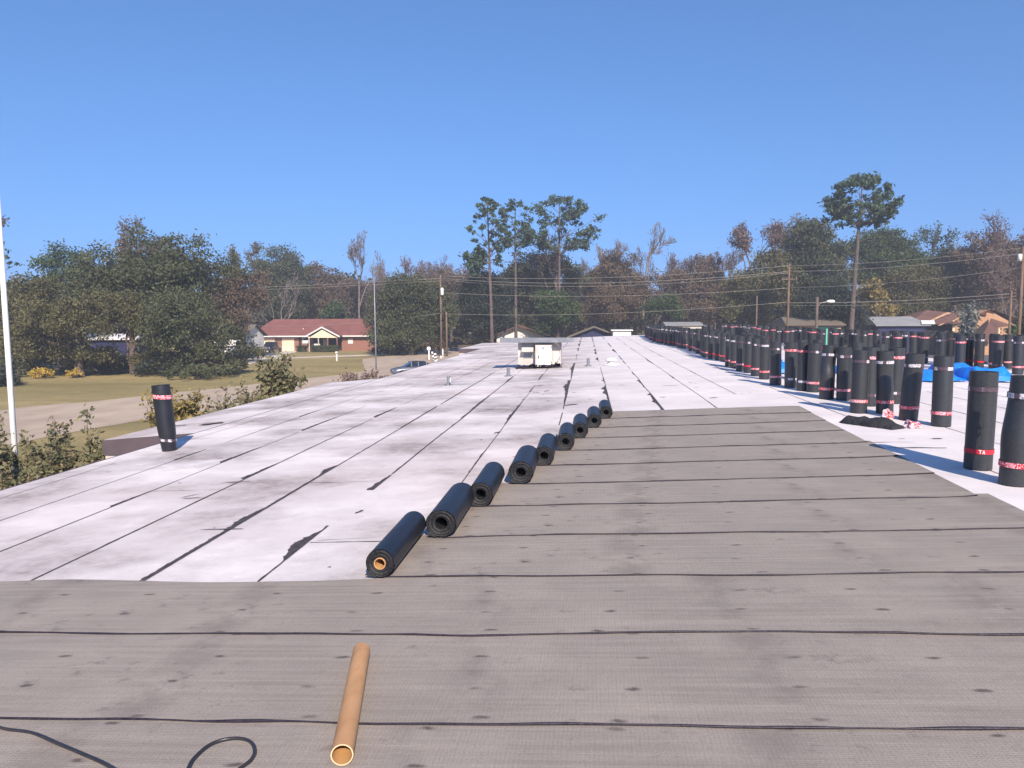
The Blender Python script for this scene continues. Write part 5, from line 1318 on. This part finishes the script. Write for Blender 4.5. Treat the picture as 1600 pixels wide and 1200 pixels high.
m = MB(); m.bbox((ox(1494.5), .48, oz(516.8)), (ox(1499.3), .518, oz(507.5))); m.build('pane', M['orange_brick'], fr)
m = MB(); m.tube([(ox(1505), .5, oz(507)), (ox(1506), .5, oz(520)), (ox(1503), .5, oz(532))], .07, 6); m.build('downpipe', M['brown_shingle'], dh)
m = MB(); m.bbox((ox(1512), .5, oz(518)), (ox(1517), .59, oz(516.3))); m.build('wall_sign', M['white'], dh)
# porch in front
m = MB(); m.add([(ox(1512), -3.5, oz(530)), (ox(1526), -3.5, oz(497.5)), (ox(1537), -3.5, oz(511)), (ox(1537), -3.5, oz(530))], [(0, 1, 2, 3)])
m.add([(ox(1526), -3.55, oz(497.5)), (ox(1537), -3.55, oz(511.5)), (ox(1563), -3.3, oz(509)), (ox(1548), .4, oz(497))], [(0, 1, 2, 3)]); m.build('porch_roof', M['brown_shingle'], dh, fix=False)
m = MB(); m.bbox((ox(1538.6), -3.5, 0), (ox(1540.2), -3.3, oz(513))); m.build('porch_post', M['cream_door'], dh)
# striped trim: small white panels seen between the rolls (cars in the lot)
# ------------------------------------------------------------------ vehicles (local: length along x, front at +x)
def carpaint(name, c, rough=.3):
    m, t, b = newmat(name); b.inputs['Base Color'].default_value = (*c, 1); b.inputs['Roughness'].default_value = rough; b.inputs['Coat Weight'].default_value = .4; b.inputs['Metallic'].default_value = .2; return m
M['silver'] = carpaint('slate_grey_paint', srgb(92, 96, 108)); M['carwhite'] = carpaint('white_car_paint', (.75, .75, .75)); M['carblack'] = carpaint('black_car_paint', (.03, .03, .033)); M['red_glow'] = simple('red_lens', srgb(170, 20, 24), srgb(140, 14, 18)); M['lens'] = simple('clear_lens', (.7, .7, .72), (.6, .6, .62), 3, .1)
def loft(m, secs, mi=0, smooth=True):
    n = len(secs[0]); vs = [p for s_ in secs for p in s_]
    fs = [(i * n + k, i * n + (k + 1) % n, (i + 1) * n + (k + 1) % n, (i + 1) * n + k) for i in range(len(secs) - 1) for k in range(n)]
    fs += [tuple(range(n - 1, -1, -1)), tuple(range((len(secs) - 1) * n, len(secs) * n))]; m.add(vs, fs, mi, smooth)
def vehicle(name, loc, rz, paint, kind, label, cat):
    root = empty(name, loc, rz, label=label, cat=cat); m = MB()
    def sec(x, w_, z0, z1):   # rounded body section
        h = w_ / 2; zm = z0 + (z1 - z0) * .55
        return [(x, -h * .92, z0), (x, -h, z0 + .12), (x, -h, zm), (x, -h * .93, z1 - .05), (x, -h * .8, z1), (x, h * .8, z1), (x, h * .93, z1 - .05), (x, h, zm), (x, h, z0 + .12), (x, h * .92, z0)]
    if kind == 'sedan':
        for S_ in [[(-2.35, 1.5, .35, .80), (-2.25, 1.68, .25, .92), (-1.6, 1.78, .22, .98), (0, 1.80, .22, .97), (1.0, 1.78, .22, .93), (1.8, 1.72, .22, .82), (2.25, 1.6, .25, .70), (2.35, 1.4, .35, .60)]]:
            loft(m, [sec(*q) for q in S_])
        m.build('body', paint, root)
        c = MB(); roofp = [(-1.65, 1.52, .97), (-1.05, 1.28, 1.40), (-.3, 1.22, 1.45), (.35, 1.24, 1.41), (1.15, 1.5, .93)]
        c.add([(x, s_ * w_ / 2, z) for x, w_, z in roofp for s_ in (-1, 1)], [(2, 3, 5, 4), (4, 5, 7, 6)], 0, True)
        cb_ = c.build('roof', paint, root, fix=False)
        g_ = MB(); g_.add([(x, s_ * w_ / 2, z - .01) for x, w_, z in roofp for s_ in (-1, 1)], [(0, 1, 3, 2), (6, 7, 9, 8)]); g_.build('windscreen', M['glass'], root, fix=False)
        for s_ in (-1, 1):
            P = [(x, s_ * w_ / 2, z - .01) for x, w_, z in roofp]; base_ = [(-1.55, s_ * .80, .95), (1.05, s_ * .80, .92)]
            g_ = MB(); g_.add([base_[0], P[1], P[2], P[3], base_[1]], [(0, 1, 2, 3, 4)]); w_o = g_.build('side_window', M['glass'], root, fix=False)
            for (xa, xb) in ((-.28, -.20), (-1.12, -1.02), (.42, .5)):
                pl = MB(); pl.add([(xa, s_ * .825, .95), (xb, s_ * .825, .95), (xb, s_ * .63, 1.42), (xa, s_ * .63, 1.42)], [(0, 1, 2, 3)]); pl.build('pillar', paint, w_o, fix=False)
        wr, wx_, hw = .32, (-1.42, 1.42), .84
    elif kind == 'pickup':
        loft(m, [sec(*q) for q in [(-2.75, 1.85, .45, 1.05), (-1.0, 1.95, .38, 1.10), (.2, 1.98, .38, 1.12), (1.6, 1.98, .38, 1.15), (2.5, 1.94, .40, 1.10), (2.75, 1.8, .45, 1.0)]]); m.build('body', paint, root)
        c = MB(); loft(c, [[(x, -w_ / 2, 1.1), (x, -w_ / 2 * .86, zt_), (x, w_ / 2 * .86, zt_), (x, w_ / 2, 1.1)] for x, w_, zt_ in ((-1.2, 1.75, 1.75), (-.9, 1.8, 1.86), (.5, 1.8, 1.84), (1.3, 1.8, 1.18))], 0, False); c.build('cab', paint, root)
        g_ = MB(); g_.add([(.58, -.74, 1.80), (.58, .74, 1.80), (1.30, .80, 1.24), (1.30, -.80, 1.24)], [(0, 1, 2, 3)]); g_.build('windscreen', M['glass'], root, fix=False)
        for s_ in (-1, 1):
            hd = MB(); hd.bbox((2.70, s_ * .62 - .16, .80), (2.78, s_ * .62 + .16, .98)); hd.build('headlight', M['lens'], root)
        gr = MB(); gr.bbox((2.72, -.42, .74), (2.79, .42, 1.0)); gr.build('grille', M['grey_metal'], root)
        bp = MB(); bp.bbox((2.76, -.9, .48), (2.86, .9, .64)); bp.build('bumper', M['grey_metal'], root)
        wr, wx_, hw = .38, (-1.75, 1.75), .92
    for x in wx_:
        for s_ in (-1, 1):
            t_ = MB(); t_.lathe([(wr * .6, -.11), (wr * .97, -.11), (wr, -.05), (wr, .05), (wr * .97, .11), (wr * .6, .11)], (x, s_ * hw, wr), 20, 0, True, Matrix.Rotation(math.pi / 2, 3, 'X')); ty = t_.build('tyre', M['rubber'], root)
            r_ = MB(); r_.lathe([(0, s_ * -.09), (wr * .62, s_ * -.09), (wr * .62, s_ * -.06)], (x, s_ * hw, wr), 14, 0, False, Matrix.Rotation(math.pi / 2, 3, 'X')); r_.build('rim', M['grey_metal'], ty, fix=False)
    if kind == 'sedan':
        for s_ in (-1, 1):
            tl = MB(); tl.bbox((-2.36, s_ * .62 - .13, .62), (-2.28, s_ * .62 + .13, .76)); tl.build('tail_light', M['red_glow'], root)
            hd = MB(); hd.bbox((2.22, s_ * .58 - .15, .52), (2.32, s_ * .58 + .15, .64)); hd.build('headlight', M['lens'], root)
    return root
def gp(px, py): p = gnd(px, py); return (p.x, p.y, .02)
vehicle('parked_car', gp(648, 587), R(205), M['silver'], 'sedan', 'slate grey sedan parked beside the left roof edge, partly hidden by the roof', 'car')
vehicle('pickup_truck', gp(424, 551), R(-86), M['carblack'], 'pickup', 'black pickup truck parked nose out before the left garage door', 'pickup truck')
vehicle('parked_car', at(1512, 560, 76).to_2d().to_3d() + Vector((0, 0, .03)), R(170), M['carwhite'], 'sedan', 'white car in the lot beyond the roof, seen just above the blue tarp', 'car')
vehicle('parked_car', at(398, 549, 121).to_2d().to_3d() + Vector((0, 0, .02)), R(-80), M['carwhite'], 'sedan', 'white car half hidden left of the black pickup truck', 'car')

# ------------------------------------------------------------------ poles, wires, signs
def straight_pole(name, px, D, ztop, r0, r1, mat, label, cat='utility pole', group=None):
    b_ = base(px, D); root = empty(name, b_, label=label, cat=cat, group=group); m = MB(); m.tube([(0, 0, -.2), (0, 0, ztop * .5), (0, 0, ztop)], [r0, (r0 + r1) / 2, r1], 12); m.build('shaft', mat, root); return root, b_
PA = 108; zA = topz(686, 429, PA)
pa, ba = straight_pole('utility_pole', 689, PA, zA, .17, .12, M['pole'], 'tallest wooden utility pole with a pale transformer can, above the road crossing')
m = MB(); m.lathe([(0, zA - 3.05), (.2, zA - 3.05), (.24, zA - 2.95), (.24, zA - 2.15), (.2, zA - 2.05), (.05, zA - 1.95), (0, zA - 1.95)], (.30, -.3, 0), 14); m.build('transformer', M['white'], pa)
for z_ in (zA - .3, zA - .9, zA - 4.3): m = MB(); m.lathe([(0, -.08), (.07, -.05), (.08, .05), (.03, .12), (0, .12)], (.14, -.1, z_), 8); m.build('insulator', M['grey_metal'], pa)
straight_pole('pole_stub', 682, 112, topz(682, 485, 112), .16, .12, M['pole'], 'shorter bare wooden pole just left of the tallest utility pole', 'pole')
straight_pole('pole_stub', 697.5, 108, topz(697, 487, 108), .16, .12, M['pole'], 'shorter bare wooden pole just right of the tallest utility pole', 'pole')
PB = 86; zB = topz(1234, 413, PB); pb_, bb = straight_pole('utility_pole', 1231, PB, zB, .16, .11, M['pole'], 'wooden utility pole with a short crossarm, left of the street lamp')
m = MB(); m.bbox((-.85, -.16, topz(1234, 436.5, PB) - .06), (.85, -.06, topz(1234, 436.5, PB) + .06)); ca = m.build('crossarm', M['pole'], pb_)
for dx in (-.75, -.3, .3, .75): m = MB(); m.lathe([(0, 0), (.05, 0), (.06, .1), (0, .16)], (dx, -.11, topz(1234, 436.5, PB) + .06), 8); m.build('insulator', M['grey_metal'], ca)
PC = 65; zC = topz(1596, 385, PC); pc_, bc = straight_pole('utility_pole', 1593, PC, zC, .15, .11, M['pole'], 'utility pole at the extreme right edge of the photo')
m = MB(); m.lathe([(0, 0), (.16, .0), (.16, .55), (0, .6)], (-.3, -.1, topz(1596, 408, PC)), 10); m.build('cable_box', M['white'], pc_)
PE = 72; pe_, be = straight_pole('utility_pole', 1578, PE, topz(1578, 454, PE), .12, .09, M['pole'], 'short pole with small side brackets left of the right edge pole')
for z_ in (458, 463, 468): m = MB(); m.bbox((.02, -.05, topz(1578, z_, PE) - .04), (.42, .05, topz(1578, z_, PE) + .04)); m.build('bracket', M['pole'], pe_)
straight_pole('utility_pole', 1182, 96, topz(1182, 462, 96), .11, .08, M['pole'], 'thin small pole left of the crossarm pole', 'utility pole')
PL = 78; lp, bl = straight_pole('street_lamp', 1276, PL, topz(1277, 464, PL), .16, .14, M['pinebark'], 'brown pole street lamp with a white lamp head on a curved arm', 'street lamp')
zl = topz(1290, 472, PL)
m = MB(); m.tube([(.1, 0, zl - .45), (.3, 0, zl - .1), (.8, 0, zl + .02), (1.05, 0, zl + .05)], .035, 6); m.build('arm', M['wire'], lp)
m = MB(); m.lathe([(0, -.42), (.12, -.38), (.17, -.1), (.15, .3), (0, .42)], (1.35, 0, zl + .06), 12, 0, True, Matrix.Rotation(math.pi / 2, 3, 'Y')); m.build('lamp_head', M['white'], lp)
# wires between poles
def wire(a, b, sag, label, r=.02, n=24):
    a = Vector(a); b = Vector(b); P = [a.lerp(b, i / n) - Vector((0, 0, sag * 4 * (i / n) * (1 - i / n))) for i in range(n + 1)]
    m = MB(); m.tube(P, r, 4); c = (a + b) / 2
    return m.build('power_line', M['wire'], off=None, fix=False, label=label, cat='power line', group='power lines strung between the poles')
TA = lambda py: Vector((ba[0] + .1, ba[1], topz(687, py, PA))); TB = lambda py: Vector((bb[0], bb[1], topz(1234, py, PB))); TC = lambda py: Vector((bc[0], bc[1], topz(1596, py, PC)))
LA = lambda py: at(-60, py, 128)
wire(TA(431), TB(415), .85, 'topmost line from the transformer pole to the crossarm pole')
wire(TA(435), TB(424), 1.0, 'second line down from the transformer pole to the crossarm pole', .024)
wire(TA(437) + Vector((0, .4, 0)), TB(426), 1.25, 'third line down, almost touching the second, from transformer pole to crossarm pole')
wire(TA(457), TB(450), .75, 'middle line running alone from the transformer pole to the crossarm pole')
wire(TA(490), TB(472), .7, 'lowest line from the transformer pole to the crossarm pole')
wire(TB(415), TC(387), .35, 'topmost line from the crossarm pole to the right edge pole')
wire(TB(424), TC(396), .35, 'second line from the crossarm pole to the right edge pole', .024)
wire(TB(449), TC(418), .4, 'middle line from the crossarm pole to the right edge pole')
wire(TB(473), Vector((be[0], be[1], topz(1578, 459, PE))), .25, 'thick low line from the crossarm pole to the short bracket pole', .026)
wire(TB(477), Vector((be[0], be[1], topz(1578, 464, PE))), .3, 'thin lowest line from the crossarm pole to the short bracket pole', .014)
wire(LA(458), TA(435), .6, 'upper line running left from the transformer pole across the trees')
wire(LA(462), TA(439), .6, 'lower of the two close lines running left from the transformer pole')
wire(at(380, 508, 122), TA(489), .8, 'low line from the transformer pole over the red roofed house')
# thin metal pole and white pole
tp, bt = straight_pole('metal_pole', 586, 42, topz(579, 405, 42), .055, .03, M['grey_metal'], 'tall thin grey metal pole standing before the road crossing', 'pole')
wp = 13.0; b_ = base(9, wp); root = empty('flagpole', b_, label='white painted pole rising through the shrub at the left edge', cat='pole'); m = MB(); m.tube([(0, 0, -.1), (0, 0, 5), (0, 0, 10.5)], [.055, .05, .04], 16); m.build('shaft', M['white'], root)
m = MB(); m.lathe([(0, 10.5), (.06, 10.54), (.08, 10.6), (.06, 10.67), (0, 10.7)], (0, 0, 0), 12); m.build('ball_top', M['white'], root)
# round sign, striped barricades, white posts
p = gnd(670.5, 562); rs_ = empty('round_sign', (p.x, p.y, 0), label='round white sign on a white post by the crossing', cat='sign')
m = MB(); m.bbox((-.09, -.05, 0), (.09, .05, topz(671, 546, p.y))); m.build('post', M['white'], rs_)
m = MB(); m.lathe([(0, -.03), (.27, -.03), (.27, .03), (0, .03)], (0, -.08, topz(671, 544.5, p.y)), 24, 0, False, Matrix.Rotation(math.pi / 2, 3, 'X')); m.build('sign_disc', M['white'], rs_)
def barri(px, py, h, label, lean):
    p = gnd(px, py); r = empty('striped_post', (p.x, p.y, 0), label=label, cat='barricade post', group='black and white striped posts at the crossing')
    for q in range(5):
        m = MB(); m.box((lean * (q + .5) * h / 5, 0, (q + .5) * h / 5), (.22, .1, h / 5 - .004)); m.build('white_band' if q % 2 == 0 else 'black_band', M['white'] if q % 2 == 0 else M['dark_metal'], r)
barri(678.5, 564, 1.25, 'left striped post of the three beside the round sign', -.22); barri(680.5, 565, 1.1, 'middle striped post of the three beside the round sign', -.1); barri(682.8, 563.5, 1.0, 'right striped post of the three beside the round sign', -.2)
p = gnd(692, 561); m = MB(); m.tube([(0, 0, 0), (0, 0, 1.35)], .09, 8); m.lathe([(.09, 1.35), (.05, 1.42), (0, 1.43)], (0, 0, 0), 8); o = m.build('white_post', M['white'], label='taller white post at the foot of the transformer pole', cat='post'); o.location = (p.x, p.y, 0)
p = gnd(689, 561); m = MB(); m.tube([(0, 0, 0), (0, 0, .42)], .11, 8); m.lathe([(.11, .42), (.07, .48), (0, .49)], (0, 0, 0), 8); o = m.build('white_post', M['white'], label='short white post left of the taller white post', cat='post'); o.location = (p.x, p.y, 0)
p = gnd(526.5, 564); mb_ = empty('mailbox', (p.x, p.y, 0), label='slim white mailbox post on the lawn before the red roofed house', cat='mailbox')
m = MB(); m.bbox((-.09, -.09, 0), (.09, .09, 1.05)); m.build('post', M['white'], mb_); m = MB(); m.bbox((-.11, -.25, 1.05), (.11, .25, 1.3)); m.build('box', M['white'], mb_)

# ------------------------------------------------------------------ thin haze over the whole place
m = MB(); m.bbox((-430, -130, -1), (430, 450, 32)); hz_ = m.build('haze', [], kind='stuff')
hm = bpy.data.materials.new('haze'); hm.use_nodes = True; hm.node_tree.nodes.clear()
ho = hm.node_tree.nodes.new('ShaderNodeOutputMaterial'); hv = hm.node_tree.nodes.new('ShaderNodeVolumePrincipled')
hv.inputs['Density'].default_value = .0012; hv.inputs['Color'].default_value = (.92, .92, .96, 1); hv.inputs['Anisotropy'].default_value = .2
hm.node_tree.links.new(hv.outputs[0], ho.inputs['Volume']); hz_.data.materials.append(hm)
SC.cycles.volume_bounces = 0
